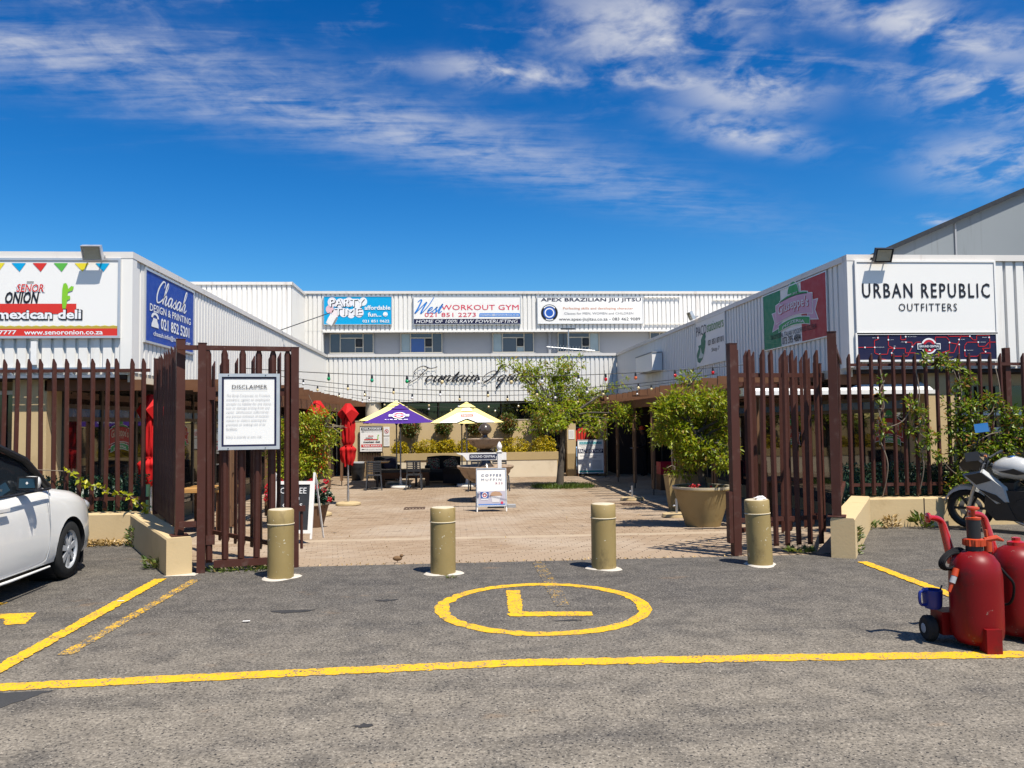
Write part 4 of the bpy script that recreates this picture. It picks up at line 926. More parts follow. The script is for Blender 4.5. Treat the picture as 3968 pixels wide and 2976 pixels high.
# ------------------------------------------------------------------ vegetation
def leaf_mat(name, c1, c2, c3=None, tr=.35, rough=.42):
    t = NT(name); r = t.isl(); c = t.mix(r, c1, c2)
    if c3: c = t.mix(t.ramp(t.math('FRACT', t.math('MULTIPLY', r, 7.13)), .82, .9), c, c3)
    t.set(col=c, rough=rough, spec=.45)
    tb = t.new('ShaderNodeBsdfTranslucent'); t.l.new(t.mix(1, c, (1.0, 1.0, .55), 'MULTIPLY'), tb.inputs[0])
    mx = t.new('ShaderNodeMixShader'); mx.inputs[0].default_value = tr
    t.l.new(t.b.outputs[0], mx.inputs[1]); t.l.new(tb.outputs[0], mx.inputs[2]); t.l.new(mx.outputs[0], t.o.inputs[0])
    return t.m
M_tree = leaf_mat('tree_leaf', (.15, .24, .012), (.38, .43, .022), (.34, .20, .04), .48)
M_pot = leaf_mat('potted_tree_leaf', (.13, .21, .010), (.36, .38, .020), (.32, .22, .04), .45)
M_bush = leaf_mat('bright_bush_leaf', (.16, .24, .012), (.40, .40, .020), (.40, .20, .03))
M_topi = leaf_mat('topiary_leaf', (.04, .085, .012), (.13, .16, .02), (.26, .09, .03))
M_gold = leaf_mat('golden_leaf', (.34, .27, .008), (.68, .50, .010), (.16, .20, .02))
M_hedge = leaf_mat('dark_hedge_leaf', (.012, .040, .022), (.035, .085, .045), None, .15)
M_vine = leaf_mat('creeper_leaf', (.075, .145, .012), (.25, .31, .022), (.34, .16, .05))
M_lime = leaf_mat('lime_leaf', (.25, .30, .012), (.50, .46, .02))
M_weed = leaf_mat('weed_leaf', (.06, .11, .02), (.17, .20, .04), (.28, .20, .08))
M_drylf = leaf_mat('dry_leaf', (.32, .20, .07), (.50, .34, .14), None, .2)
M_redfl = leaf_mat('red_petal', (.55, .012, .03), (.75, .03, .05), (.72, .12, .22), .3)
M_bark = mat('grey_bark', (.085, .072, .058), .9, .2, var=.35, vs=7, bump=.6, bs=30, grime=((.30, .27, .23), 5, .7))
M_twig = mat('pale_twig', (.20, .16, .12), .85, .2, var=.3, vs=7)
def leaf(mb, p, d, n, L, W, fold=.25):
    d = d.normalized(); s = d.cross(n)
    if s.length < 1e-4: s = Vector((1, 0, 0))
    s.normalize(); up = s.cross(d).normalized(); o = len(mb.v)
    mid = p+d*L*.45
    mb.v += [tuple(p), tuple(mid-s*W*.5+up*W*fold), tuple(p+d*L-up*L*.08), tuple(mid+s*W*.5+up*W*fold)]
    mb.f += [(o, o+1, o+2), (o, o+2, o+3)]; mb.m += [0, 0]
def rv(rn): 
    while True:
        v = Vector((rn.uniform(-1, 1), rn.uniform(-1, 1), rn.uniform(-1, 1)))
        if .05 < v.length < 1: return v.normalized()
def foliage(lobes, n, L, W, rn, per=9, cr=.11, shell=2.4, droop=.25, up=.2):
    mb = MB(); wts = [a[3]*a[4]*a[5] for a in lobes]; tot = 0; tips = []
    while tot < n:
        x, y, z, rx, ry, rz = rn.choices(lobes, wts)[0]
        v = rv(rn)*rn.random()**(1/shell); c = Vector((x+v.x*rx, y+v.y*ry, z+v.z*rz)); tips.append(c)
        for _ in range(per):
            q = rv(rn); d = (q+v*.6+Vector((0, 0, -droop))).normalized(); p = c+q*cr*rn.random()
            k = rn.uniform(.7, 1.25); leaf(mb, p, d, (rv(rn)*.6+Vector((0, 0, 1))+v*up), L*k, W*k); tot += 1
    return mb, tips
def limbs(base, top, r0, r1, targets, rn, bend=.1, twigs=()):
    mb = MB(); P = [Vector(base).lerp(Vector(top), i/6)+Vector((rn.gauss(0, bend*.15), rn.gauss(0, bend*.15), 0))*(i > 0) for i in range(7)]
    mb.tube(P, [r0*1.25]+[r0+(r1-r0)*i/6 for i in range(1, 7)], 10)
    for q in targets:
        q = Vector(q); a = P[-1-(rn.random() < .4)]; m = a.lerp(q, .5)+Vector((rn.gauss(0, .12), rn.gauss(0, .12), .08))*(q-a).length
        mb.tube(sm([a, m, q], 4), [r1*.75*(1-i/8)+.008 for i in range(9)], 6)
        for k in range(3):
            e = q+rv(rn)*(q-a).length*.35; mb.tube([m.lerp(q, .6), e], [.009, .004], 4)
    return mb
def lob(L, Y, d, rn, k=.9): return [(x, Y+rn.uniform(-d, d), z, rx, max(.12, rx*k), rz) for x, z, rx, rz in L]
rn = random.Random(5)
TL = [(1.66, 3.34, .35, .20), (2.33, 3.12, .54, .31), (3.27, 3.19, .54, .35), (3.75, 3.38, .31, .30), (2.79, 2.57, .66, .35), (3.66, 2.48, .62, .43), (2.47, 2.1, .47, .35), (3.25, 1.93, .74, .43), (4.21, 2.16, .58, .43), (4.69, 2.55, .31, .22), (5.29, 2.74, .19, .19), (5.0, 1.8, .51, .33), (5.31, 1.52, .22, .31), (4.04, 1.5, .47, .27), (2.23, 1.36, .39, .16), (4.43, 1.26, .27, .19), (2.86, 1.55, .47, .23)]
t = thing('courtyard_tree', 'slender leafy tree growing out of the paving right of the fountain', 'tree', (3.14, 24.07, -.4))
LB = lob([(x-3.14, z+.4, a, b) for x, z, a, b in TL], 0, .75, rn)
mb, tips = foliage(LB, 7200, .12, .048, rn, 10, .14, 3.2)
part('crown', mb, M_tree, t, 'raw')
part('trunk', limbs((0, 0, -.05), (.12, 0, 2.0), .115, .075, [(x, y, z) for x, y, z, *_ in LB], rn), M_bark, t, True)
gm = MB(); 
for i in range(1500):
    a = rn.random()*2*PI; r = .75*math.sqrt(rn.random()); p = Vector((r*math.cos(a)*1.25+.1, r*math.sin(a)*.8, 0)); leaf(gm, p, Vector((rn.gauss(0, .5), rn.gauss(0, .5), 1)), rv(rn), rn.uniform(.06, .2), .022)
M_grass = leaf_mat('tuft_grass', (.05, .10, .015), (.14, .19, .03))
gt = part('grass', gm, M_grass, None, 'raw'); gt.location = (3.14, 24.07, -.4); tag(gt, 'tuft of green grass round the foot of the courtyard tree', 'grass', kind='stuff')
# --- potted tree right
M_potp = mat('tan_pot_paint', (.36, .26, .115), .75, .3, var=.12, vs=3, bump=.3, grime=((.10, .05, .02), 4, .5))
def round_pot(name, lbl, x, y, r0, r1, h, m, soil=True, group=None, seg=32):
    t = thing(name, lbl, 'pot', (x, y, g(y)), 0, group)
    part('bowl', MB().lathe([(r0*.9, 0), (r0, .01), (r1, h-.05), (r1+.015, h-.045), (r1+.015, h), (r1-.02, h), (r1-.04, h-.10)], seg, caps=False), m, t, True)
    part('rim', MB().lathe([(r1+.016, h-.03), (r1+.019, h+.004), (r1-.02, h+.004), (r1-.022, h-.03)], seg, caps=False), M_bolltop, t, True)
    part('soil', MB().lathe([(r1-.035, h-.07), (.01, h-.055)], 20), M_soil, t, True); return t
M_soil = mat('dark_soil', (.035, .025, .018), .95, .1, var=.4, vs=9)
round_pot('planter_pot', 'large tapered tan pot beside the right gate', 4.20, 13.45, .29, .485, .68, M_potp)
PL = [(4.07, 2.3, .17, .12), (4.34, 1.9, .35, .22), (3.79, 1.9, .35, .22), (3.52, 1.77, .24, .17), (4.06, 1.63, .48, .26), (4.56, 1.72, .22, .26), (3.69, 1.37, .31, .22), (4.41, 1.32, .35, .26), (4.65, 1.49, .17, .26), (4.05, 1.06, .35, .22), (4.45, .92, .26, .17), (3.9, .75, .20, .13), (4.59, 1.14, .17, .17), (3.51, 1.46, .17, .13)]
t = thing('potted_tree', 'gnarled leafy tree growing in the large tan pot', 'tree', (4.2, 13.45, .42))
LB = lob([(x-4.2, z-.42, a, b) for x, z, a, b in PL], 0, .4, rn)
mb, tips = foliage(LB, 8200, .085, .034, rn, 8, .09, 3.0); part('crown', mb, M_pot, t, 'raw')
part('trunk', limbs((0, 0, -.08), (-.12, 0, .95), .07, .04, [(x, y, z) for x, y, z, *_ in LB], rn, .3), M_bark, t, True)
fm, _ = foliage([(-.25, -.25, .06, .1, .08, .04), (.1, -.33, .06, .1, .05, .03)], 90, .035, .03, rn, 6, .03); part('blossom', fm, M_redfl, t, 'raw')
# --- square pot with sapling
t = thing('planter_pot', 'tall square tapered pot standing behind the big round pot', 'pot', (4.72, 17.0, g(17.0)))
mb = MB().lathe([(.17, 0), (.29, .78), (.26, .78), (.25, .70)], 4).xf(Matrix.Rotation(PI/4, 4, 'Z')); part('bowl', mb, M_potp, t); part('soil', MB().lathe([(.24, .70), (.01, .71)], 4).xf(Matrix.Rotation(PI/4, 4, 'Z')), M_soil, t)
t = thing('sapling', 'thin young tree in the tall square pot', 'tree', (4.72, 17.0, g(17)+.68))
LB = [(-.25, 0, 1.0, .3, .3, .25), (.1, 0, 1.25, .3, .3, .3), (-.05, 0, .15, .22, .22, .1), (-.4, 0, .8, .15, .2, .12)]
mb, _ = foliage(LB, 1100, .08, .035, rn, 8, .09); part('crown', mb, M_pot, t, 'raw'); part('trunk', limbs((0, 0, -.05), (-.02, 0, .8), .022, .015, [l[:3] for l in LB], rn), M_twig, t, True)
# --- bright bush with red geraniums left of the gate
round_pot('planter_pot', 'brown pot at the foot of the bright yellow-green bush', -2.62, 14.9, .20, .30, .45, M_post)
BL = [(-2.49, 1.76, .24, .15), (-2.77, 1.57, .39, .19), (-2.59, 1.33, .41, .24), (-3.15, 1.43, .39, .29), (-3.33, 1.06, .24, .29), (-2.68, .95, .39, .29), (-3.01, .86, .39, .29), (-2.54, .71, .22, .19), (-2.28, 1.81, .08, .13), (-3.33, 1.58, .24, .24), (-2.9, .55, .35, .2)]
t = thing('bush', 'bright yellow-green bush rising behind the left gate', 'bush', (-2.85, 15.1, g(15.1)))
z0 = -g(15.1); LB = lob([(x+2.85, z+z0, a, b) for x, z, a, b in BL], 0, .3, rn)
mb, _ = foliage(LB, 8200, .075, .030, rn, 8, .085, 3.0); part('crown', mb, M_bush, t, 'raw')
part('stem', limbs((.1, 0, 0), (.05, 0, .9), .04, .025, [l[:3] for l in LB], rn), M_twig, t, True)
t = thing('geranium', 'red flowering geranium in the brown pot behind the left gate', 'flowers', (-2.62, 14.85, .18))
mb, _ = foliage([(0, -.05, .12, .38, .25, .16), (-.5, .1, .1, .3, .2, .15)], 900, .07, .06, rn, 7, .07); part('foliage', mb, M_hedge, t, 'raw')
for k in range(15):
    p = Vector((rn.uniform(-.75, .38), rn.uniform(-.35, -.1), rn.uniform(.02, .42))); fm = MB()
    for _ in range(26): q = rv(rn); leaf(fm, p+q*.02, q, rv(rn), .038, .04)
    part('flower_head', fm, M_redfl, t, 'raw')
# --- far planter: walls, clipped balls, golden shrubs
t = thing('planter_wall', 'long cream planter wall at the far end of the courtyard', 'wall', (.7, 29.1, -.4))
part('front', MB().box(-3.0, 3.0, -.06, .06, 0, .62), M_cream, t); part('coping', MB().box(-3.05, 3.05, -.075, .10, .621, .90), M_tan3, t)
part('end', MB().box(2.94, 3.06, .101, .60, 0, .89), M_tan, t); part('soil', MB().box(-3.0, 2.93, .101, .62, .70, .80), M_soil, t)
t = thing('garden_wall', 'tan plastered wall behind the clipped topiary', 'wall', (-.3, 29.78, -.4))
part('panel', MB().box(-3.45, 3.55, -.05, .06, 0, 2.08), M_tan, t); part('coping_tiles', MB().box(-3.45, 3.55, -.065, .075, 2.081, 2.10), M_cream, t)
t = thing('gate_pier', 'tan pier with white notice right of the courtyard tree', 'pillar', (4.25, 29.3, -.4))
part('shaft', MB().box(-.16, .16, -.2, .2, .82, 2.05), M_tan, t); part('base_band', MB().box(-.165, .165, -.205, .205, 0, .819), M_tan2, t)
t = thing('gate_pier', 'tan pier with red arrow sign beside the far right gate', 'pillar', (5.45, 29.4, -.4)); part('shaft', MB().box(-.16, .16, -.15, .15, 0, 2.05), M_tan, t)
for i, (x, z, rx, rz, lb) in enumerate(((-1.62, 1.45, .36, .34, 'clipped topiary ball nearest the deliveries board'), (-.41, 1.44, .30, .25, 'clipped topiary ball between the two front umbrella poles'), (.75, 1.43, .33, .25, 'clipped topiary ball behind the fountain finial'), (1.94, 1.55, .33, .36, 'clipped topiary ball just right of the fountain'), (3.11, 1.54, .38, .42, 'clipped topiary ball behind the courtyard tree trunk'))):
    t = thing('topiary', lb, 'topiary', (x, 29.42, .40), 0, 'clipped balls in the far planter')
    mb, _ = foliage([(0, 0, z-.40, rx*1.04, .30, rz*1.05)], 1400, .07, .042, rn, 6, .06, 5); mb.ell((0, 0, z-.40), (rx*.62, .2, rz*.65), 10, 7)
    part('crown', mb, M_topi, t, 'raw'); part('stem', MB().tube([(0, 0, -.05), (.02, 0, .4), (0, 0, z-.5)], .022, 6), M_twig, t)
for x, z, rx, rz, lb in ((-2.0, .72, .28, .20, 'small golden shrub at the left end of the far planter'), (-1.07, .74, .50, .25, 'golden shrub below the left topiary balls'), (-.30, .78, .33, .20, 'golden shrub between the umbrella poles'), (.38, .68, .38, .27, 'golden shrub seen through the fountain'), (2.15, .75, .62, .29, 'wide golden shrub right of the fountain'), (3.25, .78, .43, .28, 'golden shrub beside the courtyard tree trunk')):
    t = thing('golden_shrub', lb, 'shrub', (x, 29.3, .38), 0, 'golden shrubs in the far planter')
    mb, _ = foliage([(0, 0, max(.2, z-.38), rx, .17, rz), (-rx*.5, 0, .2, rx*.55, .16, .18), (rx*.5, 0, .21, rx*.55, .16, .19)], 2300, .055, .038, rn, 7, .06, 4.5); mb.ell((0, 0, .16), (rx*.8, .1, .18), 10, 6); part('foliage', mb, M_gold, t, 'raw')
    part('stem', MB().tube([(0, 0, -.03), (0, 0, .2)], .015, 5), M_twig, t)
# --- low hedges behind the front fences
for lb, x0, x1 in (('low dark green hedge behind the left front fence', -8.5, -4.4), ('low dark green hedge behind the right front fence', 5.8, 9.8)):
    t = thing('hedge', lb, 'hedge', ((x0+x1)/2, 11.84, .1)); L = (x1-x0)/2
    mb = MB().box(-L, L, -.10, .10, 0, .66)
    for i in range(6500):
        p = Vector((rn.uniform(-L, L), rn.choice((-1, 1, -1))*rn.uniform(.09, .17), rn.uniform(.0, .74)+.03*math.sin(9*i)))
        if rn.random() < .25: p.y = rn.uniform(-.15, .15); p.z = rn.uniform(.64, .80)
        leaf(mb, p, rv(rn)+Vector((0, -.5, .3)), rv(rn), .055, .028)
    part('foliage', mb, M_hedge, t, 'raw')
# --- creeper on the right fence
VL = [(6.34, 2.15, .09, .05), (6.3, 1.94, .06, .07), (6.23, 1.75, .04, .06), (6.3, 1.44, .06, .08), (6.75, 1.78, .1, .1), (6.9, 1.63, .15, .09), (6.77, 1.44, .18, .09), (6.97, 1.28, .15, .15), (6.84, 1.06, .08, .09), (6.97, 2.47, .11, .08), (7.29, 2.43, .15, .13), (7.41, 2.31, .11, .09), (7.56, 2.12, .17, .15), (7.43, 1.81, .18, .11), (7.67, 1.73, .2, .15), (7.49, 1.47, .22, .22), (7.78, 1.5, .18, .15), (8.03, 1.88, .09, .09), (8.19, 1.65, .18, .11), (8.21, 1.34, .22, .22), (7.56, 1.12, .26, .18), (8.0, 1.04, .33, .18), (8.27, .8, .15, .22), (7.16, 1.05, .15, .07), (7.46, .7, .15, .15), (7.38, .51, .15, .15), (8.42, 1.42, .11, .29), (8.7, 1.2, .3, .4), (9.1, 1.5, .3, .4)]
t = thing('creeper', 'leafy green creeper climbing the right front fence', 'creeper', (7.6, 11.42, .42))
mb, tips = foliage([(x-7.6, -.03, z-.42, a*1.15, .10, b*1.15) for x, z, a, b in VL], 5200, .075, .036, rn, 7, .06, 2.2, .1); part('foliage', mb, M_vine, t, 'raw')
sg = MB(); pts = [(x-7.6, -.04, z-.42) for x, z, *_ in VL]
for i in range(len(pts)-1):
    a, b = Vector(pts[i]), Vector(pts[i+1])
    if (a-b).length < .9: sg.tube(sm([a, a.lerp(b, .5)+Vector((rn.gauss(0, .05), -.03, rn.gauss(0, .06))), b], 5), .007, 5)
for x in (6.3, 6.85, 7.5, 8.1): sg.tube(sm([(x-7.6, .05, 0), (x-7.55, -.04, .5), (x-7.65, .03, 1.0), (x-7.58, -.04, 1.5), (x-7.6, 0, 1.9)], 6), .009, 5)
part('stem', sg, M_twig, t, True)
# --- yellow creeper shoots on the left fence
t = thing('creeper', 'lime-yellow creeper shoots trailing through the left fence above the car', 'creeper', (-5.2, 11.38, .42))
path = sm([(-.95, 0, .62), (-.75, 0, .64), (-.45, -.02, .60), (-.05, 0, .56), (.12, -.02, .42), (.3, 0, .36), (.5, -.02, .26), (.75, -.02, .22), (.95, -.05, .0), (.9, -.12, -.2)], 5)
sg = MB().tube(path, .006, 5); part('stem', sg, M_twig, t, True); mb = MB()
for p in path:
    if rn.random() < .8:
        for _ in range(3): leaf(mb, p+rv(rn)*.02, rv(rn)+Vector((0, -.2, .3)), rv(rn)+Vector((0, -1, .5)), rn.uniform(.06, .10), .055)
part('foliage', mb, M_lime, t, 'raw')
# --- weeds and dry leaves along the walls
def weed(lb, x, y, r, h, n, m, z=0., flat=False, L=.07):
    t = thing('weed', lb, 'weed', (x, y, z)); mb = MB()
    for i in range(n):
        a = rn.random()*2*PI; q = r*math.sqrt(rn.random()); p = Vector((q*math.cos(a), q*math.sin(a)*.6, rn.random()*h*(.15 if flat else .8)))
        leaf(mb, p, Vector((math.cos(a), math.sin(a)*.6, rn.uniform(.1, 1.4))), rv(rn)+Vector((0, 0, 1)), L*rn.uniform(.6, 1.3), L*.4)
    part('leaves', mb, m, t, 'raw'); sg = MB()
    for k in range(3): sg.tube([(0, 0, 0), (rn.gauss(0, r*.4), rn.gauss(0, r*.2), h*.8)], [.006, .003], 4)
    part('stem', sg, M_twig, t); return t
weed('green weed creeping along the paving edge under the left gate', -2.35, 9.14, .42, .08, 230, M_weed, 0, True, .06)
weed('weedy clump in the corner of the left walls', -4.15, 11.05, .22, .30, 230, M_weed)
weed('moss and weed along the foot of the left splayed wall', -3.28, 9.35, .22, .12, 190, M_weed)
weed('tall thin weed beside the right pier', 4.66, 9.15, .08, .38, 120, M_weed)
weed('round-leaved weed left of the right pier', 4.12, 9.42, .16, .10, 90, M_weed, 0, True, .08)
weed('spiky green weed by the crack of the right wall', 6.72, 11.18, .12, .20, 60, M_weed, 0, False, .13)
weed('reddish dry weed near the right wall base', 6.28, 11.2, .10, .20, 70, M_drylf)
weed('low weed against the right wall next to the pier', 5.95, 11.22, .18, .10, 80, M_weed)
weed('tiny weed at the base of the middle bollard', -.05, 8.35, .05, .02, 25, M_weed, 0, True, .03)
dl = MB()
for i in range(330):
    leaf(dl, Vector((rn.gauss(-4.85, .28), rn.gauss(11.22, .08), .012+rn.random()*.04)), rv(rn)+Vector((0, 0, .1)), Vector((0, 0, 1))+rv(rn)*.5, .06, .04)
for i in range(130):
    x = rn.uniform(-1.6, 3.2); leaf(dl, Vector((x, 9.24+rn.gauss(0, .03), .008)), rv(rn)+Vector((0, 0, .1)), Vector((0, 0, 1))+rv(rn)*.3, .035, .02)
for i in range(120): leaf(dl, Vector((rn.uniform(-3, 4), rn.uniform(10, 20), 0))+Vector((0, 0, .01)), rv(rn), Vector((0, 0, 1)), .04, .02)
for i in range(len(dl.v)):
    x, y, z = dl.v[i]; dl.v[i] = (x, y, z+g(y) if -2.9 < x < 4.4 else z)
tag(part('dry_leaves', dl, M_drylf, None, 'raw'), 'dry fallen leaves along the wall foot and paving edge', 'leaves', kind='stuff')
# ------------------------------------------------------------------ umbrellas
M_purple = mat('purple_canvas', (.060, .022, .19), .8, .2, var=.1, vs=3, bump=.15)
M_ycan = mat('yellow_canvas', (.78, .66, .24), .8, .2, var=.05, vs=3, bump=.15)
M_redcan = mat('red_canvas', (.46, .010, .010), .75, .2, var=.12, vs=5, bump=.3, bs=25)
M_pole = mat('umbrella_pole', (.42, .42, .43), .4, .5, .6, var=.1)
M_basec = mat('white_umbrella_base', (.66, .62, .56), .85, .2, var=.1, vs=9, bump=.4)
def umbrella(lbl, x, y, hw, ze, za, m, base=True, pm=None):
    zb = g(y); t = thing('umbrella', lbl, 'umbrella', (x, y, zb), 0, 'open cafe umbrellas'); e, a = ze-zb, za-zb; mb = MB(); N = 6
    # square canopy with slightly sagging panels
    vs = []
    for i in range(N+1):
        f = 1-.86*i/N; z = e+(a-e)*(1-f)*1.0-.012*math.sin(PI*i/N); r = hw*f
        for k in range(16):
            q = k/16*4; s_ = int(q); u = q-s_; c = [(-1, -1), (1, -1), (1, 1), (-1, 1), (-1, -1)]; px_, py_ = c[s_][0]*(1-u)+c[s_+1][0]*u, c[s_][1]*(1-u)+c[s_+1][1]*u
            bow = 1-.05*math.sin(PI*u)*f; vs.append((px_*r*bow, py_*r*bow, z-.03*math.sin(PI*u)*f))
    fs = [(i*16+k, i*16+(k+1) % 16, (i+1)*16+(k+1) % 16, (i+1)*16+k) for i in range(N) for k in range(16)]
    cn = part('canopy', mb.add(vs, fs), m, t, True, angle=25)
    ht = a-e; part('vent_cap', MB().add([(-.26*hw, -.26*hw, a-.235*ht), (.26*hw, -.26*hw, a-.235*ht), (.26*hw, .26*hw, a-.235*ht), (-.26*hw, .26*hw, a-.235*ht), (0, 0, a+.035)], [(0, 1, 4), (1, 2, 4), (2, 3, 4), (3, 0, 4)]), m, t)
    part('pole', MB().tube([(0, 0, .05), (0, 0, a-.02)], .024, 10), pm or M_pole, t, True); part('hub', MB().lathe([(.03, e-.16), (.06, e-.1), (.045, e-.04)], 10), M_dark, t)
    for sx in (-1, 1):
        for sy in (-1, 1): part('rib', MB().tube([(0, 0, a-.08), (sx*hw*.97, sy*hw*.97, e-.025)], .010, 5), M_dark, t)
    part('base', MB().lathe([(.33, 0), (.34, .03), (.32, .075), (.05, .09), (.035, .34), (.03, .34)], 28), M_basec, t, True); return t, cn
umbrella('yellow umbrella half hidden behind the purple one', -1.93, 26.6, 1.10, 1.70, 2.32, M_ycan)
umbrella('yellow umbrella hidden behind the striped one, only its pole showing', .22, 26.9, .92, 1.66, 2.16, M_ycan)
def canopy_print(t, y, hw, ze, za):
    rise = za-ze; sl = math.hypot(hw, rise); S = Sign('canopy_print', '', 2*hw, sl, (0, -hw-.022, ze-g(y)-.016), 0, board=None, tilt=-math.atan2(hw, rise), parent=t); return S
t, _ = umbrella('purple cafe umbrella with white and red roundel', -1.70, 25.1, 1.06, 1.62, 2.17, M_purple); S = canopy_print(t, 25.1, 1.06, 1.62, 2.17)
S.disc(.5, .42, .21, white, 2, name='logo', sz=1.0); S.rect(.355, .36, .645, .48, white, 2, 'logo'); S.disc(.5, .42, .165, crim, 3, .105, name='logo'); S.rect(.37, .385, .63, .455, ink('logo_violet', (.30, .28, .45)), 4, 'logo'); S.text('GROUND CENTRAL', .375, .40, .625, .44, white, 5, .02)
x = .31
for w in (.022, .012, .04, .045, .055, .06):
    S.rect(x, .175, x+w, .205, white, 3, 'small_print'); x += w+.018
t, _ = umbrella('yellow and white striped tea umbrella beside the fountain', .36, 25.1, 1.10, 1.60, 2.22, M_ycan); S = canopy_print(t, 25.1, 1.10, 1.60, 2.22)
wc = ink('white_canvas', (.76, .74, .70), .8)
S.poly([(.12, .02), (.36, .02), (.5, .22), (.64, .02), (.88, .02), (.62, .50), (.38, .50)], wc, 1, 'stripe'); S.poly([(.42, .60), (.58, .60), (.545, .78), (.455, .78)], wc, 1, 'stripe')
S.rect(.415, .30, .585, .42, ink('tea_red', (.60, .10, .03)), 3, 'logo'); S.text('Lipton', .43, .315, .57, .405, white, 4, .015)
def sm2(p): return [(v.x, v.y) for v in sm([(a, b, 0) for a, b in p], 3)]
def folded(lbl, x, y, top, bot, s=1., seed=1, base=True):
    rn = random.Random(seed); zb = g(y); t = thing('folded_umbrella', lbl, 'umbrella', (x, y, zb), rn.uniform(-.15, .15)+PI*.0, 'folded red umbrellas'); H = top-zb; B = bot-zb; L = H-B
    ph = [rn.random()*6 for _ in range(6)]
    fl = lambda a, z: .16*math.sin(4*a+ph[0]+2*z)+.15*math.sin(9*a+ph[1]+5*z)+.09*math.sin(15*a+ph[2]-9*z)
    pr = [(.105, B), (.135, B+.07*L), (.145, B+.18*L), (.165, B+.24*L), (.10, B+.29*L), (.085, B+.31*L), (.112, B+.36*L), (.128, B+.5*L), (.122, B+.7*L), (.10, B+.88*L), (.07, B+.97*L)]
    cv = MB().lathe([(r*s, z) for r, z in sm2(pr)], 60, flute=fl)
    for k in range(60):
        x_, y_, z_ = cv.v[k]; cv.v[k] = (x_, y_, z_+.05*math.sin(2*PI*k/20+ph[3])+.04*math.sin(2*PI*k/8.6+ph[4]))
    part('canopy', cv, M_redcan, t, True, angle=70)
    vs = []; fs = []
    P = lambda r, q, z: (r*s*math.cos(q), r*s*math.sin(q), H+z)
    for k in range(4):
        a = k*PI/2; j = lambda v: v*rn.uniform(.92, 1.08); vs += [P(.065, a, 0), P(.06, a+PI/4, .004), P(j(.245), a, j(-.26)), P(j(.155), a+PI/4, -.15), P(j(.135), a+PI/4, j(-.47))]
    for k in range(4):
        o = k*5; p = (k+1) % 4*5; fs += [(o, o+2, o+3, o+1), (o+1, o+3, p+2, p), (o+2, o+4, o+3), (o+3, o+4, p+2)]
    hb = MB().add(vs, fs+[(0, 1, 5, 6, 10, 11, 15, 16)]); part('hood', hb, M_redcan, t)
    part('tie', MB().lathe([(.108*s, B+.295*L), (.108*s, B+.315*L)], 20), M_redcan, t)
    part('pole', MB().tube([(0, 0, .08), (0, 0, H-.05)], .024, 10), M_steel, t, True); part('sleeve', MB().tube([(0, 0, .08), (0, 0, .36)], .031, 10), M_steel, t, True)
    part('base', MB().lathe([(.29, .0), (.31, .02), (.30, .06), (.22, .085), (.04, .09)], 26, flute=lambda a, z: .03*math.sin(5*a)), M_conc2, t, True); return t
M_conc2 = mat('tan_umbrella_base', (.44, .33, .18), .9, .2, var=.2, vs=8, bump=.6)
folded('folded red umbrella standing free on the sunny paving', -2.64, 20.0, 2.10, .62, 1.05, 3)
folded('folded red umbrella rising behind the bright bush', -2.95, 17.4, 2.10, .62, 1.1, 8)
folded('folded red umbrella behind the left front fence', -4.86, 13.2, 2.10, .66, 1.0, 5)
for lb, x, y in (('empty umbrella base with short stub at the shade edge', 4.43, 19.95), ('empty umbrella base with short stub beside the big pot', 4.35, 15.6)):
    t = thing('parasol_stand', lb, 'parasol stand', (x, y, g(y))); part('disc', MB().lathe([(.28, 0), (.30, .02), (.28, .07), (.03, .08)], 24), M_conc2, t, True); part('stub', MB().tube([(0, 0, .07), (0, 0, .36)], .026, 8), M_steel, t, True); part('clamp_knob', MB().ell((-.05, 0, .22), (.03, .02, .02), 8, 6), M_steel, t)

# ------------------------------------------------------------------ fountain
def stone():
    t = NT('weathered_fountain_stone'); c = t.mix(t.noise(4, 5), (.30, .20, .13), (.42, .32, .22)); c = t.mix(t.ramp(t.noise(5, 5, .7, (1, 1, .5)), .5, .7, 0, .9), c, (.06, .045, .03))
    t.bump(t.noise(25, 4), .4, .01); return t.set(col=c, rough=.6, spec=.4)
M_stone = stone(); M_wet = mat('wet_dark_stone', (.06, .045, .03), .2, .6, var=.4, vs=6)
t = thing('fountain', 'two-tier stone fountain with pineapple finial', 'fountain', (.76, 20.4, -.4)); fl = lambda a, z: .03*abs(math.sin(11*a))
part('pedestal', MB().lathe([(.36, 0), (.38, .04), (.36, .09), (.26, .13), (.20, .22), (.24, .32), (.28, .40), (.22, .48)], 28), M_stone, t, True)
part('lower_basin', MB().lathe([(.20, .44), (.30, .48), (.52, .60), (.62, .74), (.64, .79), (.71, .84), (.73, .88), (.72, .90), (.66, .89), (.58, .80), (.1, .72)], 40, flute=lambda a, z: .02*abs(math.sin(10*a)) if z < .78 else 0), M_stone, t, True)
part('water', MB().lathe([(.63, .835), (.01, .836)], 30), M_wet, t, True)
part('stem', MB().lathe([(.20, .74), (.22, .86), (.14, .98), (.10, 1.08), (.13, 1.16), (.21, 1.22), (.22, 1.27), (.12, 1.32), (.14, 1.40)], 24, flute=lambda a, z: .05*math.sin(8*a)), M_wet, t, True)
part('upper_basin', MB().lathe([(.12, 1.32), (.28, 1.38), (.39, 1.46), (.41, 1.52), (.46, 1.555), (.47, 1.58), (.44, 1.585), (.36, 1.55), (.05, 1.52)], 36, flute=lambda a, z: .03*abs(math.sin(9*a)) if z < 1.53 else 0), M_stone, t, True)
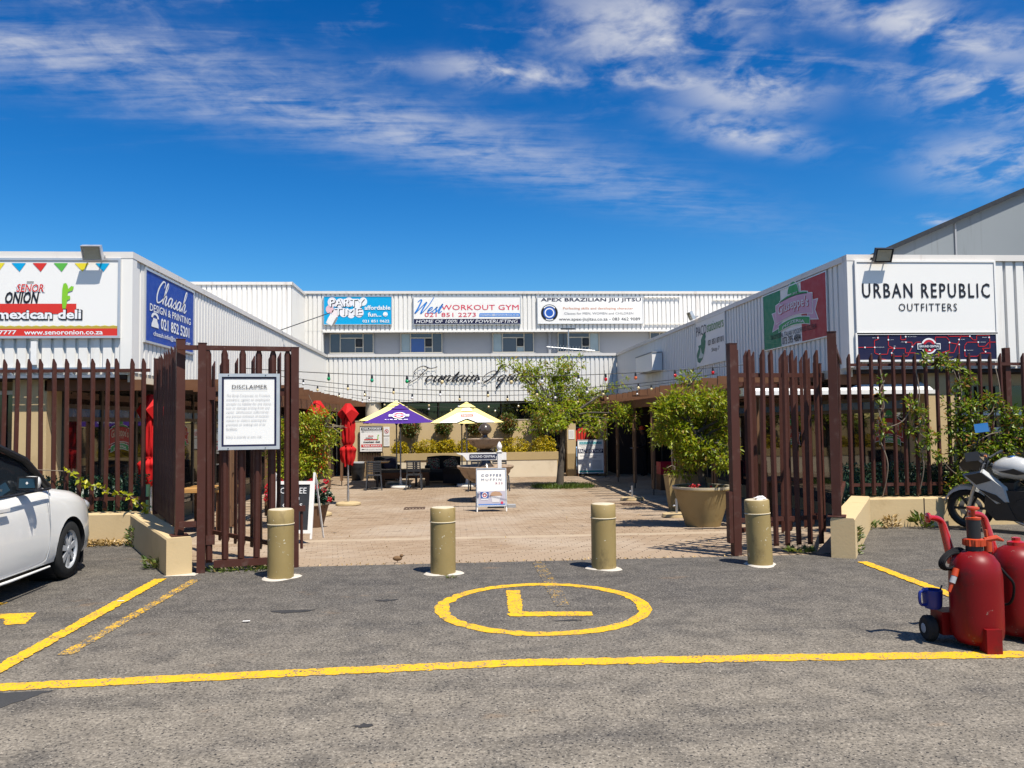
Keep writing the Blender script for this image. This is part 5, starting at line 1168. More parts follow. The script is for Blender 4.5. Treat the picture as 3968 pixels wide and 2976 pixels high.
part('finial', MB().lathe([(.16, 1.53), (.15, 1.58), (.07, 1.62), (.06, 1.68), (.14, 1.74), (.17, 1.79), (.155, 1.86), (.11, 1.93), (.04, 1.975), (.01, 1.98)], 22, flute=lambda a, z: .06*math.sin(8*a+14*z)), M_wet, t, True)

# ------------------------------------------------------------------ free-standing signs
def aframe_legs(S, w, h, m, depth):
    e = S.e
    for sx in (-1, 1):
        part('leg', MB().bar((sx*(w/2+.012), .008, -.13), (sx*(w/2+.012), .008, h+.02), .026, .026), m, e)
        part('rear_leg', MB().bar((sx*(w/2+.012), .04, h), (sx*(w/2+.012), depth, -.10), .022, .022), m, e)
S = Sign('pavement_sign', 'white coffee and muffin A-board in front of the fountain', .62, .80, (.79, 17.62, g(17.7)+.13), rad(2), M_board, 'sign', t=.012, edge=(.02, M_frame_al), tilt=rad(-8)); aframe_legs(S, .62, .80, M_white, .45)
lg = ink('ad_grey', (.20, .22, .30)); S.text('COFFEE', .14, .80, .86, .865, lg, 2, .02, gap=1.5); S.text('MUFFIN', .14, .68, .86, .745, lg, 2, .02, gap=1.5); S.text('R35', .65, .585, .90, .64, ink('ad_pink', (.45, .20, .28)), 2, .01, gap=1.5)
S.rect(.02, .04, .98, .40, ink('photo_backdrop', (.45, .42, .48)), 1, 'photo'); S.rect(.02, .02, .98, .05, ink('ad_blue', (.10, .22, .55)), 2, 'strip')
S.poly([(.12, .16), (.38, .16), (.41, .42), (.09, .42)], ink('cup_white', (.66, .66, .68)), 3, 'cup'); S.poly([(.115, .20), (.385, .20), (.40, .38), (.10, .38)], ink('cup_blue', (.05, .09, .30)), 4, 'cup'); S.disc(.25, .29, .062, white, 5, .0, name='logo', n=20); S.disc(.25, .29, .045, crim, 6, .025, name='logo', n=20)
S.poly([(.52, .09), (.76, .09), (.84, .30), (.46, .30)], ink('muffin_paper', (.62, .60, .60)), 3, 'muffin'); S.poly([(.44, .28), (.50, .36), (.62, .39), (.80, .37), (.88, .29), (.84, .27), (.48, .26)], ink('muffin_top', (.42, .26, .16)), 4, 'muffin'); S.disc(.86, .075, .03, ink('price_red', (.55, .05, .10)), 4, n=14, name='price_dot')
S = Sign('pavement_sign', 'white framed chalkboard A-sign behind the leftmost bollard', .50, .66, (-2.40, 11.95, g(11.95)+.20), rad(-10), ink('chalkboard', (.035, .037, .042)), 'sign', t=.012, edge=(.05, M_white), tilt=rad(-9)); aframe_legs(S, .58, .82, M_white, .55)
S.text('COFFEE', .1, .80, .9, .93, white, 2, .0); S.text('fresh', .30, .66, .70, .76, pale, 2); S.text('cakes', .2, .50, .8, .62, white, 2)
for k in range(5): S.rect(.12, .42-k*.08, .5+.07*(k % 3), .43-k*.08, pale, 2, 'chalk_line')
t = thing('sign_post', 'white colonial sign post with hanging Ground Central board', 'sign', (1.02, 18.55, g(18.5)))
pf = MB().box(-.045, .045, -.045, .045, .05, 1.28); part('post', pf, M_white, t); part('foot', MB().box(-.28, .16, -.14, .14, 0, .05), M_dark, t); part('foot_block', MB().box(.17, .36, -.10, .10, 0, .07), M_grey, t)
part('collar', MB().box(-.06, .06, -.06, .06, 1.281, 1.30), M_white, t); part('finial', MB().lathe([(.045, 1.30), (.035, 1.33), (.062, 1.37), (.06, 1.42), (.035, 1.48), (.008, 1.52)], 14), M_white, t, True)
part('arm', MB().prism([(-.70, 1.10), (-.70, 1.27), (-1.0, 1.27), (-.95, 1.24), (-.86, 1.22), (-.80, 1.16), (-.76, 1.10)], .04, -.02), M_white, t); part('arm_beam', MB().box(-.699, -.046, -.02, .02, 1.10, 1.27), M_white, t); part('arm_stub', MB().box(.046, .16, -.02, .02, 1.10, 1.27), M_white, t)
S = Sign('name_plate', '', .62, .11, (-.385, -.025, 1.13), board=None, parent=t); S.rect(0, 0, 1, 1, navy, 1, 'plate'); S.text('GROUND CENTRAL', .03, .25, .97, .75, white, 2, .015)
# --- deliveries board, notices, cleaning-shop board and far gates
S = Sign('shop_sign', 'deliveries and take-aways board on the far left gate', .80, .92, (-3.07, 29.60, .58), 0, M_board, edge=(.012, M_brown))
S.rect(.05, .84, 1, .955, black, 1, 'strip'); S.text('DELIVERIES', .11, .865, .96, .935, white, 2, .03); S.text('Ring the bell on the wall', .22, .765, .98, .81, grey, 2); S.text('Walk around to the front', .22, .06, .98, .105, grey, 2)
for z in (.785, .085): S.poly([(.06, z), (.10, z+.025), (.10, z+.01), (.20, z+.01), (.20, z-.01), (.10, z-.01), (.10, z-.025)], black, 2, 'arrow')
S.text('SENOR', .36, .58, .60, .64, red, 2, .02, .2); S.text('ONION', .25, .50, .58, .56, black, 2, .02, .2); S.rect(.18, .45, .80, .49, red, 1, 'strip'); S.poly([(.78, .45), (.82, .45), (.83, .62), (.87, .66), (.80, .66), (.79, .58)], cg, 2, 'cactus')
S.text('mexican deli', .15, .34, .90, .42, black, 2, .03); S.rect(.05, .17, .98, .285, red, 1, 'strip'); S.text('TAKE AWAYS', .11, .19, .94, .265, white, 2, .03)
S = Sign('notice_board', 'small white no-dogs notice right of the deliveries board', .22, .32, (-2.52, 29.71, 1.15), 0, M_board, 'notice', t=.008); S.disc(.5, .5, .075, red, 2, .06, name='ban_ring'); S.poly([(.27, .62), (.31, .66), (.73, .38), (.69, .34)], red, 3, 'ban_bar'); S.poly([(.38, .44), (.62, .44), (.60, .56), (.42, .54)], grey, 2, 'dog_mark'); S.text('Management', .2, .86, .8, .91, grey, 2)
S = Sign('notice_board', 'plain white rules notice below the no-dogs notice', .22, .36, (-2.52, 29.71, .76), 0, M_board, 'notice', t=.008)
for k in range(6): S.rect(.15, .82-k*.12, .85, .835-k*.12, pale, 2, 'text_line')
S = Sign('notice_board', 'white rules notice on the pier behind the courtyard tree', .22, .34, (4.25, 29.09, .95), 0, M_board, 'notice', t=.008)
for k in range(6): S.rect(.15, .82-k*.12, .85, .835-k*.12, pale, 2, 'text_line')
S = Sign('notice_board', 'white notice with red arrow on the far right pier', .24, .24, (5.45, 29.24, 1.22), 0, M_board, 'notice', t=.008); S.poly([(.15, .5), (.45, .8), (.45, .62), (.85, .62), (.85, .38), (.45, .38), (.45, .2)], ink('arrow_red', (.55, .12, .13)), 2, 'arrow')
def bargate(lbl, x, y, w, h, z, n):
    t = thing('bar_gate', lbl, 'gate', (x, y, z))
    for k in range(n+1): part('bar', MB().box(-w/2+w*k/n-.012, -w/2+w*k/n+.012, -.012, .012, .06, h), M_brown if n < 12 else M_dark, t)
    part('rail', MB().box(-w/2, w/2, -.018, .018, h+.001, h+.04), M_dark, t); part('rail', MB().box(-w/2, w/2, -.018, .018, .02, .059), M_dark, t)
bargate('brown bar gate carrying the deliveries board', -3.07, 29.65, .84, .92, -.4, 9)
bargate('black bar gate between the two far right piers', 4.86, 29.45, .86, 1.75, -.4, 8)
t = thing('round_sign', 'round red sign hanging behind the far right gate', 'sign', (4.78, 29.9, .75)); mb = MB().lathe([(.30, 0), (.30, .03), (.27, .035)], 28).xf(Matrix.Translation((0, 0, .3)) @ Matrix.Rotation(PI/2, 4, 'X')); part('disc', mb, red, t); part('hanger', MB().tube([(0, 0, .58), (0, 0, 1.3)], .01, 5), M_dark, t)
t = thing('blue_drum', 'pale blue drum standing behind the far right gate', 'drum', (4.55, 29.95, -.4)); part('shell', MB().lathe([(.28, 0), (.29, .3), (.29, .32), (.28, .34), (.28, .66), (.29, .68), (.28, .70), (.28, 1.0), (.24, 1.04), (.02, 1.05)], 24), mat('pale_blue_plastic', (.25, .40, .62), .45, .4), t, True); part('bung', MB().lathe([(.05, 1.045), (.05, 1.07), (.01, 1.07)], 10, (.1, 0, 0)), M_dark, t)
S = Sign('pavement_sign', 'tall white cleaning-products A-board half in shade at the far right', .92, 1.20, (4.92, 28.85, -.28), rad(-4), M_board, 'sign', t=.02, edge=(.015, M_frame_al), tilt=rad(-8)); aframe_legs(S, .92, 1.2, M_wood, .5)
tl = ink('teal', (.03, .25, .25)); S.rect(.03, .02, .97, .075, tl, 1, 'strip'); S.rect(.0, .60, 1, .73, navy, 1, 'strip'); S.text('FACTORY SHOP', .04, .615, .96, .715, white, 2, .02); S.rect(.05, .865, .95, .955, ink('faded_teal', (.25, .45, .50)), 1, 'strip'); S.text('CLEAN WAY', .08, .875, .92, .945, tl, 2, .02)
S.text('DOMESTIC CLEANING PRODUCTS', .06, .81, .94, .845, grey, 2, .01); S.text('TO THE TRADE', .12, .755, .88, .785, pale, 2, .01); S.text('QUALITY CLEANING CHEMICALS', .08, .50, .92, .535, grey, 2, .01); S.text('AND ACCESSORIES', .28, .455, .72, .485, grey, 2, .01)
for k in range(8): S.rect(.06, .37-k*.036, .40, .378-k*.036, pale, 2, 'text_line'); S.rect(.55, .37-k*.036, .92, .378-k*.036, grey, 2, 'text_line')

# ------------------------------------------------------------------ cafe furniture
M_chair = mat('charcoal_chair_plastic', (.035, .037, .042), .5, .4, var=.15)
M_top = mat('honey_table_top', (.45, .24, .08), .45, .4, var=.2, vs=4)
M_weave = mat('black_wicker', (.014, .014, .016), .7, .3, var=.4, vs=30, bump=.5, bs=90)
def chair(lbl, x, y, rz):
    t = thing('cafe_chair', lbl, 'chair', (x, y, g(y)), rz, 'charcoal slat-back cafe chairs')
    part('seat', MB().box(-.21, .21, -.2, .2, .43, .46), M_chair, t)
    for sx in (-1, 1):
        part('rear_leg', MB().bar((sx*.235, -.26, 0), (sx*.20, -.19, .46), .035, .04), M_chair, t); part('front_leg', MB().bar((sx*.22, .22, 0), (sx*.20, .18, .43), .035, .04), M_chair, t)
        part('back_stile', MB().bar((sx*.20, -.19, .46), (sx*.195, -.27, .85), .035, .03), M_chair, t)
    for k in range(6): z = .57+k*.052; part('back_slat', MB().bar((-.18, -.20-.08*(z-.46)/.4, z), (.18, -.20-.08*(z-.46)/.4, z), .018, .030), M_chair, t)
    part('top_rail', MB().bar((-.21, -.272, .85), (.21, -.272, .85), .022, .05), M_chair, t); part('back_centre', MB().bar((0, -.20, .47), (0, -.27, .85), .05, .014), M_chair, t); return t
chair('charcoal slat-back chair at the table nearest the bin', -2.45, 24.45, rad(4)); chair('charcoal slat-back chair at the table in front of the sofa', -1.24, 24.4, rad(-3))
chair('dark chair half hidden left behind the fountain basin', .62, 23.4, rad(170)); chair('dark chair half hidden right behind the fountain basin', 1.32, 23.4, rad(185))
def table(lbl, x, y):
    t = thing('cafe_table', lbl, 'table', (x, y, g(y)), 0, 'square cafe tables'); part('table_top', MB().box(-.36, .36, -.36, .36, .79, .825), M_top, t); part('pillar', MB().tube([(0, 0, .04), (0, 0, .79)], .04, 10), M_dark, t, True); part('foot', MB().lathe([(.27, 0), (.26, .03), (.05, .06)], 20), M_dark, t, True)
table('square wooden table behind the left slat-back chair', -2.42, 25.1); table('square wooden table behind the right slat-back chair', -1.22, 25.1)
t = thing('coffee_table', 'long low dark bench table with brown apron between the chairs', 'table', (-1.62, 26.0, -.4))
part('table_top', MB().box(-.80, .80, -.3, .3, .43, .52), M_dark, t); part('apron', MB().box(-.74, .74, -.29, -.26, .24, .43), M_wood, t)
for sx in (-1, 1):
    for sy in (-1, 1): part('leg', MB().box(sx*.72-.05, sx*.72+.05, sy*.24-.04, sy*.24+.04, 0, .43), M_wood, t)
def sofa(lbl, x, y, w, rz, hb=.84):
    t = thing('wicker_sofa', lbl, 'sofa', (x, y, -.4), rz)
    part('base', MB().box(-w/2, w/2, -.36, .36, .06, .36), M_weave, t); part('seat_cushion', MB().box(-w/2+.14, w/2-.14, -.34, .24, .361, .44), M_black, t)
    secs = []
    for i in range(9):
        f = i/8; xx = -w/2+w*f; zt = hb+.04*math.sin(PI*f); lean = .08; secs.append([(xx*.98, .24, .36), (xx*1.0, .24+lean, zt), (xx*1.0, .36+lean, zt), (xx*.98, .36, .36)])
    part('backrest', MB().loft(secs), M_weave, t)
    for sx in (-1, 1): part('arm', MB().box(sx*(w/2-.07)-.07, sx*(w/2-.07)+.07, -.38, .239, .361, .58), M_weave, t)
    return t
sofa('black wicker sofa with patterned cushions left of the fountain', -.42, 27.2, 1.15, rad(-4)); sofa('black wicker armchair behind the left table', -2.35, 27.9, .80, rad(14), .82); sofa('black wicker armchair seen from behind beside the fountain', .05, 25.9, .62, rad(150), .52)
def cushion(lbl, x, y, z, rz, ry, m):
    t = thing('cushion', lbl, 'cushion', (x, y, z), rz); o = part('cover', MB().ell((0, 0, .17), (.23, .07, .20), 16, 10, fn=lambda p: 1/max(abs(p.x), abs(p.z), .72)**.9), m, t, True); o.rotation_euler = (rad(-12), ry, 0); return t, o
def cush():
    t = NT('patterned_cushion'); c = t.mix(t.ramp(t.noise(26, 2), .45, .5), (.50, .40, .26), (.10, .09, .06)); c = t.mix(t.ramp(t.noise(14, 2), .58, .62), c, (.42, .05, .05)); return t.set(col=c, rough=.85)
M_cush = cush()
for lb, x, ry in (('patterned cushion with cream lettering at the left end of the sofa', -.76, 0.), ('tilted patterned cushion at the right end of the sofa', -.10, rad(-22))):
    t, o = cushion(lb, x, 27.22, .04, rad(-4), ry, M_cush); q = o
    lettering('GOOD', -.15, .20, .15, .29, ink('cream_print', (.55, .48, .38)), -.082, q, .03); lettering('VIBES', -.16, .08, .16, .17, ink('cream_print', (.55, .48, .38)), -.082, q, .03)
cushion('plain dark violet cushion on the left wicker armchair', -2.2, 27.7, .04, rad(14), rad(-10), ink('violet_cloth', (.05, .035, .07)))
t = thing('litter_bin', 'black litter bin with bag liner beside the far left pergola post', 'bin', (-3.45, 28.7, -.4)); part('drum', MB().lathe([(.20, 0), (.235, .30), (.24, .58)], 26), M_black, t, True); part('bag_liner', MB().lathe([(.245, .42), (.252, .52), (.25, .60), (.235, .61)], 26, flute=lambda a, z: .02*math.sin(13*a)), M_black, t, True); part('rim', MB().lathe([(.26, .60), (.265, .64), (.22, .65)], 26), M_grey, t, True)
t = thing('terrace_table', 'wooden terrace table seen between the left gate bars', 'table', (-4.4, 14.6, g(14.6))); part('table_top', MB().box(-.4, .4, -.6, .6, .72, .76), M_top, t)
for sx in (-1, 1):
    for sy in (-1, 1): part('leg', MB().box(sx*.34-.03, sx*.34+.03, sy*.5-.03, sy*.5+.03, 0, .72), M_wood, t)
t = thing('terrace_table', 'wooden terrace table in shade behind the right gate', 'table', (5.9, 14.4, g(14.4))); part('table_top', MB().box(-.4, .4, -.6, .6, .72, .76), M_wood, t)
for sx in (-1, 1):
    for sy in (-1, 1): part('leg', MB().box(sx*.34-.03, sx*.34+.03, sy*.5-.03, sy*.5+.03, 0, .72), M_wood, t)
t = thing('crate', 'red plastic crate under the right pergola', 'crate', (6.2, 22.8, -.4)); cb = MB()
for b in ((-.35, .35, -.25, -.22), (-.35, .35, .22, .25), (-.35, -.32, -.219, .219), (.32, .35, -.219, .219)): cb.box(b[0], b[1], b[2], b[3], .45, .80)
part('walls', cb, crim, t); part('stand', MB().box(-.36, .36, -.26, .26, 0, .449), M_wood, t)
tag(part('litter', MB().flat([(-.06, -.02), (.03, -.03), (.06, .015), (-.02, .03)]).xf(Matrix.Rotation(-PI/2, 4, 'X')), ink('turquoise', (.02, .42, .30)), None, loc=(4.78, 9.62, .012)), 'flattened turquoise packet on the asphalt by the right pier', 'litter')
for lb, x, y in (('white paper scrap on the yellow bay line', -3.05, 7.6), ('white paper scrap left of the dark oil stain', -1.7, 6.7)): tag(part('litter', MB().flat([(-.03, -.015), (.03, -.01), (.025, .015), (-.03, .01)]).xf(Matrix.Rotation(-PI/2, 4, 'X')), M_white, None, loc=(x, y, .013)), lb, 'litter')
t = thing('sparrow', 'small brown sparrow on the paving edge', 'bird', (-.68, 9.42, -.01)); bm = MB().ell((0, 0, .045), (.055, .028, .030), 12, 8); bm.ell((.048, 0, .075), (.022, .02, .02), 10, 7); bm.add([(-.04, -.012, .05), (-.04, .012, .05), (-.12, .014, .065), (-.12, -.014, .065)], [(0, 1, 2, 3)])
M_bird = mat('brown_feathers', (.17, .10, .05), .8, .2, var=.4, vs=40); part('body', bm, M_bird, t, True); part('beak', MB().lathe([(.006, 0), (.001, .018)], 6).xf(Matrix.Translation((.066, 0, .075)) @ Matrix.Rotation(PI/2, 4, 'Y')), M_dark, t)
for s_ in (-1, 1): part('leg', MB().tube([(.0, s_*.012, .0), (.0, s_*.012, .03)], .003, 5), M_dark, t)
# ------------------------------------------------------------------ white hatchback
def booleaned(ob, cutters):
    for c in cutters:
        m = ob.modifiers.new('b', 'BOOLEAN'); m.object = c; m.operation = 'DIFFERENCE'; m.solver = 'EXACT'
    dg = bpy.context.evaluated_depsgraph_get(); dg.update(); me = bpy.data.meshes.new_from_object(ob.evaluated_get(dg)); ob.modifiers.clear(); ob.data = me
    for c in cutters: bpy.data.objects.remove(c)
    me.polygons.foreach_set('use_smooth', [True]*len(me.polygons)); me.set_sharp_from_angle(angle=rad(33))
def car_paint():
    t = NT('pearl_white_car_paint'); return t.set(col=t.mix(t.noise(2, 2), (.76, .74, .70), (.80, .78, .74)), rough=.22, spec=.5, coat=.8)
M_car = car_paint(); M_skym = mat('mirror_face', (.55, .58, .62), .03, .6, 1., var=.01); M_cglass = glass_mat('car_glass', (.012, .016, .02), .02); M_alloy = mat('silver_wheel_cover', (.50, .51, .53), .35, .5, .35, var=.05); M_lamp = glass_mat('headlamp_glass', (.45, .47, .50), .05)
def interp(tab, y):
    for (a, u), (b, v) in zip(tab, tab[1:]):
        if a >= y >= b: return u+(v-u)*(a-y)/(a-b)
    return tab[0][1] if y > tab[0][0] else tab[-1][1]
car = thing('parked_car', 'white hatchback parked nose-in at the left front fence', 'car', (-4.93, 8.87, 0))
Wt = [(.86, .46), (.82, .60), (.72, .71), (.55, .795), (.33, .84), (.1, .855), (0, .857), (-.4, .86), (-1.2, .865), (-2.3, .86), (-2.75, .80), (-2.98, .66), (-3.05, .5)]
Tt = [(.86, .62), (.82, .70), (.72, .77), (.50, .855), (.2, .93), (-.3, 1.0), (-.6, 1.03), (-1.2, 1.0), (-2.4, 1.05), (-2.9, 1.02), (-3.05, .9)]
Bt = [(.86, .24), (.7, .20), (.3, .18), (-2.5, .18), (-3.05, .3)]
secs = []
for y in (.86, .84, .81, .77, .70, .62, .54, .46, .38, .30, .2, .1, 0, -.1, -.2, -.3, -.4, -.55, -.7, -.9, -1.2, -1.6, -2.0, -2.3, -2.45, -2.6, -2.75, -2.88, -2.98, -3.05):
    W, T, B = interp(Wt, y), interp(Tt, y), interp(Bt, y); k = (T-B)
    bul = .02*math.exp(-(y/.38)**2)+.015*math.exp(-((y+2.45)/.38)**2)
    half = [(W*.80, B), (W*.965, B+.05), (W*.985+bul, B+.12), (W+bul, B+.30*k), (W*.992+bul, B+.48*k), (W*.985, B+.66*k), (W*.965, B+.80*k), (W*.93, B+.90*k), (W*.86, B+.965*k), (W*.66, T), (W*.34, T+.018)]
    secs.append([(x, y, z) for x, z in half]+[(0, y, T+.022)]+[(-x, y, z) for x, z in reversed(half)]+[(0, y, B)])
body = part('body', MB().loft(secs), M_car, car, True, angle=50)
cut = []
for y in (0, -2.45):
    c = bpy.data.objects.new('c', mesh('c', MB().lathe([(.335, -1.2), (.335, -.56)], 40).xf(Matrix.Translation((0, y, .315)) @ Matrix.Rotation(PI/2, 4, 'Y')), M_black)); link(c, car); cut.append(c)
    c = bpy.data.objects.new('c', mesh('c', MB().lathe([(.335, .56), (.335, 1.2)], 40).xf(Matrix.Translation((0, y, .315)) @ Matrix.Rotation(PI/2, 4, 'Y')), M_black)); link(c, car); cut.append(c)
body.data.materials.append(M_black); booleaned(body, cut)
for y in (0, -2.45):
    for s_ in (-1, 1): part('wheel_liner', MB().lathe([(.333, .50), (.333, .80)], 30, caps=False).xf(Matrix.Translation((0, y, .315)) @ Matrix.Rotation(s_*PI/2, 4, 'Y')), M_black, car)
# greenhouse
gs = []
for y, h, w in ((-.42, .06, .74), (-.60, .17, .735), (-.85, .32, .70), (-1.10, .43, .66), (-1.35, .475, .635), (-1.8, .49, .63), (-2.3, .46, .63), (-2.65, .36, .64), (-2.95, .04, .66)):
    b = interp(Tt, y)-.01; gs.append([(.795, y, b-.02), (w+.06*(1-h/.5)+.02, y, b+h-.045), (w-.05, y, b+h-.008), (0, y, b+h+.012), (-w+.05, y, b+h-.008), (-w-.06*(1-h/.5)-.02, y, b+h-.045), (-.795, y, b-.02)])
cab = MB().loft(gs, closed=False, caps=False); cab.m = []
for i in range(len(gs)-1):
    for k in range(6): cab.m.append(1 if (k in (2, 3, 1, 4) and 3 <= i <= 6) else 0)
part('cabin_glass', cab, [M_cglass, M_car], car, True, angle=30)
for s_ in (-1, 1):
    part('a_pillar', MB().tube([(s_*.80, -.40, .985), (s_*.765, -.80, 1.29), (s_*.70, -1.25, 1.46)], [.035, .035, .03], 8), M_black, car, True)
    part('window_belt', MB().tube([(s_*.862, -.48, .985), (s_*.872, -1.2, .975), (s_*.868, -2.3, 1.01)], .012, 6), M_black, car, True)
    part('b_pillar', MB().bar((s_*.835, -1.55, .97), (s_*.69, -1.62, 1.44), .03, .09), M_black, car)
    m = part('door_mirror', MB().ell((0, 0, 0), (.085, .06, .062), 16, 12, fn=lambda p: 1/max(abs(p.x), abs(p.z), .74)**.6), M_car, car, True, loc=(s_*.90, -.93, 1.075)); part('mirror_glass', MB().add([(-.075, -.070, -.045), (.075, -.070, -.046), (.078, -.070, .042), (-.07, -.070, .046)], [(0, 1, 2, 3)]), M_skym, m); part('mirror_stalk', MB().bar((s_*-.12, 0, -.05), (s_*-.03, 0, -.04), .06, .04), M_black, m); part('mirror_trim', MB().add([(-.095, -.066, -.062), (.095, -.066, -.064), (.10, -.066, .058), (-.09, -.066, .064)], [(0, 1, 2, 3)]), M_black, m)
    part('door_seam', MB().tube(sm([(s_*.862, -.52, .97), (s_*.868, -.50, .80), (s_*.868, -.47, .55), (s_*.868, -.52, .34), (s_*.860, -.66, .26), (s_*.86, -1.45, .24)], 5), .004, 4), M_grey, car)
    part('side_sill', MB().tube([(s_*.86, -.47, .205), (s_*.872, -1.2, .20), (s_*.865, -2.1, .205)], [.010, .014, .010], 8), M_car, car, True)
    part('headlight', MB().ell((s_*.62, .60, .70), (.13, .19, .09), 14, 10), M_lamp, car, True); part('door_handle', MB().box(s_*.875-.012, s_*.875+.012, -1.45, -1.25, .84, .87), M_car, car)
def wheel(parent, loc, rz, R=.305, W=.19, cover=M_alloy, name='wheel'):
    w = part(name, MB().lathe([(R*.66, -W/2), (R*.93, -W/2), (R*.99, -W*.40), (R, -W*.25), (R, W*.25), (R*.99, W*.40), (R*.93, W/2), (R*.66, W/2)], 40, caps=False).xf(Matrix.Rotation(PI/2, 4, 'Y')), M_rubber, parent, True, loc=loc, rot=(0, 0, rz), angle=60)
    rim = MB().lathe([(R*.67, W*.40), (R*.66, W*.48), (R*.62, W*.44), (R*.60, W*.30)], 36, caps=False); rim.lathe([(R*.14, W*.33), (R*.13, W*.46), (.01, W*.48)], 16)
    for k in range(7):
        a = 2*PI*k/7; d = Vector((math.cos(a), math.sin(a), 0)); n = Vector((-d.y, d.x, 0)); p, q = d*R*.1+Vector((0, 0, W*.44)), d*R*.63+Vector((0, 0, W*.40))
        rim.add([p-n*.022, q-n*.034, q+n*.034, p+n*.022, p-n*.02-Vector((0, 0, .02)), q-n*.03-Vector((0, 0, .02)), q+n*.03-Vector((0, 0, .02)), p+n*.02-Vector((0, 0, .02))], [(0, 1, 2, 3), (0, 4, 5, 1), (2, 6, 7, 3), (1, 5, 6, 2)])
    part('wheel_cover', rim.xf(Matrix.Rotation(PI/2, 4, 'Y')), cover, w, True, angle=30); part('hub_back', MB().lathe([(R*.64, -W*.1), (R*.64, W*.22), (.01, W*.22)], 24).xf(Matrix.Rotation(PI/2, 4, 'Y')), M_black, w); return w
wheel(car, (.745, 0, .305), rad(4)); wheel(car, (-.745, 0, .305), PI+rad(7.5)); wheel(car, (.745, -2.45, .305), 0); wheel(car, (-.745, -2.45, .305), PI)
part('mud_flap', MB().box(.60, .80, .385, .40, .10, .26), M_black, car); part('underbody', MB().box(-.7, .7, -2.9, .45, .14, .24), M_black, car); part('grille', MB().box(-.35, .35, .735, .75, .34, .52), M_black, car)

# ------------------------------------------------------------------ motorcycle on its side stand
M_mw = mat('white_bike_paint', (.44, .44, .425), .25, .5, var=.03, coat=.5); M_mb = mat('satin_black_fairing', (.02, .02, .022), .35, .5, var=.2); M_engine = mat('dark_engine', (.03, .03, .032), .5, .5, .4, var=.4, vs=14); M_chrome = mat('chrome', (.7, .7, .72), .12, .6, 1., var=.03)
M_smoke = glass_mat('smoked_screen', (.01, .012, .012), .04); M_skym = mat('mirror_face', (.55, .58, .62), .03, .6, 1., var=.01)
hd = Vector((-.62, .785)); bz = math.atan2(hd.y, hd.x)
bike = thing('motorcycle', 'white and black sports motorcycle leaning at the right front fence', 'motorcycle', (7.36+.70*.62, 11.05-.70*.785, 0), bz)     # local +x forward, wheelbase 1.35
T = Matrix.Rotation(rad(-9), 4, 'X')
def bp(name, mb, m, smooth=True, angle=40, parent=None): return part(name, mb.xf(T), m, parent or bike, smooth, angle=angle)
def mwheel(x, R, W, st=0.):
    A = Matrix.Translation((x, 0, R)) @ Matrix.Rotation(st, 4, 'Z') @ Matrix.Rotation(PI/2, 4, 'X')
    w = bp('wheel', MB().lathe([(R*.72, -W*.4), (R*.86, -W*.5), (R*.97, -W*.28), (R, 0), (R*.97, W*.28), (R*.86, W*.5), (R*.72, W*.4)], 36, caps=False).xf(A), M_rubber)
    rim = MB().lathe([(R*.73, -W*.38), (R*.73, W*.38), (R*.66, W*.3), (R*.66, -W*.3), (R*.73, -W*.38)], 32, caps=False)
    for k in range(6):
        a = 2*PI*k/6; d = Vector((math.cos(a), math.sin(a), 0)); rim.bar(d*.03, d*R*.68, .03, .03)
    rim.lathe([(.045, -.05), (.045, .05)], 12); bp('rim', rim.xf(A), M_engine, parent=w)
    dm = MB()
    N = 24; vs = []
    for k in range(N):
        a = 2*PI*k/N
        for r in (R*.30, R*.50): vs.append((r*math.cos(a), r*math.sin(a), W*.5))
    bp('brake_disc', dm.add(vs, [(2*k, 2*k+1, (2*k+3) % (2*N), (2*k+2) % (2*N)) for k in range(N)]).xf(A), M_steel, False, parent=w)
mwheel(.675, .30, .11, .12); mwheel(-.675, .31, .15)
fs_ = []
for i in range(9):
    a = rad(25+i*16); r = .335; fs_.append([(.675+(r-.0)*math.cos(a), y, .30+(r-.0)*math.sin(a)+dz) for y, dz in ((-.075, -.045), (-.06, 0), (0, .022), (.06, 0), (.075, -.045))])
bp('front_mudguard', MB().loft(fs_, False, False), M_mw); 
for s_ in (-1, 1): bp('fork_leg', MB().tube([(.675, s_*.09, .30), (.60, s_*.09, .55), (.42, s_*.09, .98)], [.03, .026, .024], 8), M_steel)
# upper fairing: nose shell lofted sideways, side panels, screen
def shell(pts_l, y0, y1, name, m, bulge=.03, inset=.85):
    for s_ in (-1, 1):
        n = len(pts_l); cx = sum(p[0] for p in pts_l)/n; cz = sum(p[1] for p in pts_l)/n; mb = MB()
        o = [(x, s_*y0, z) for x, z in pts_l]; i_ = [(cx+(x-cx)*inset, s_*(y1), cz+(z-cz)*inset) for x, z in pts_l]
        mb.add(o+i_, [tuple(range(n, 2*n))]+[(k, (k+1) % n, (k+1) % n+n, k+n) for k in range(n)]); bp(name, mb, m, True, 50)
shell([(.68, .86), (.74, .96), (.66, 1.06), (.50, 1.10), (.40, 1.0), (.44, .88)], .02, .17, 'nose_fairing', M_mb)
shell([(.70, .82), (.42, .90), (.30, .80), (.14, .66), (.10, .44), (.26, .40), (.52, .64)], .12, .205, 'side_fairing', M_mw)
shell([(.64, .82), (.42, .87), (.30, .76), (.50, .69)], .19, .214, 'fairing_stripe', M_mb, inset=.95); shell([(.48, .64), (.26, .56), (.16, .46), (.20, .44), (.32, .50)], .19, .216, 'fairing_stripe', M_mb, inset=.95)
shell([(.44, .56), (.12, .46), (.02, .20), (.32, .17), (.46, .34)], .1, .18, 'belly_fairing', M_mb)
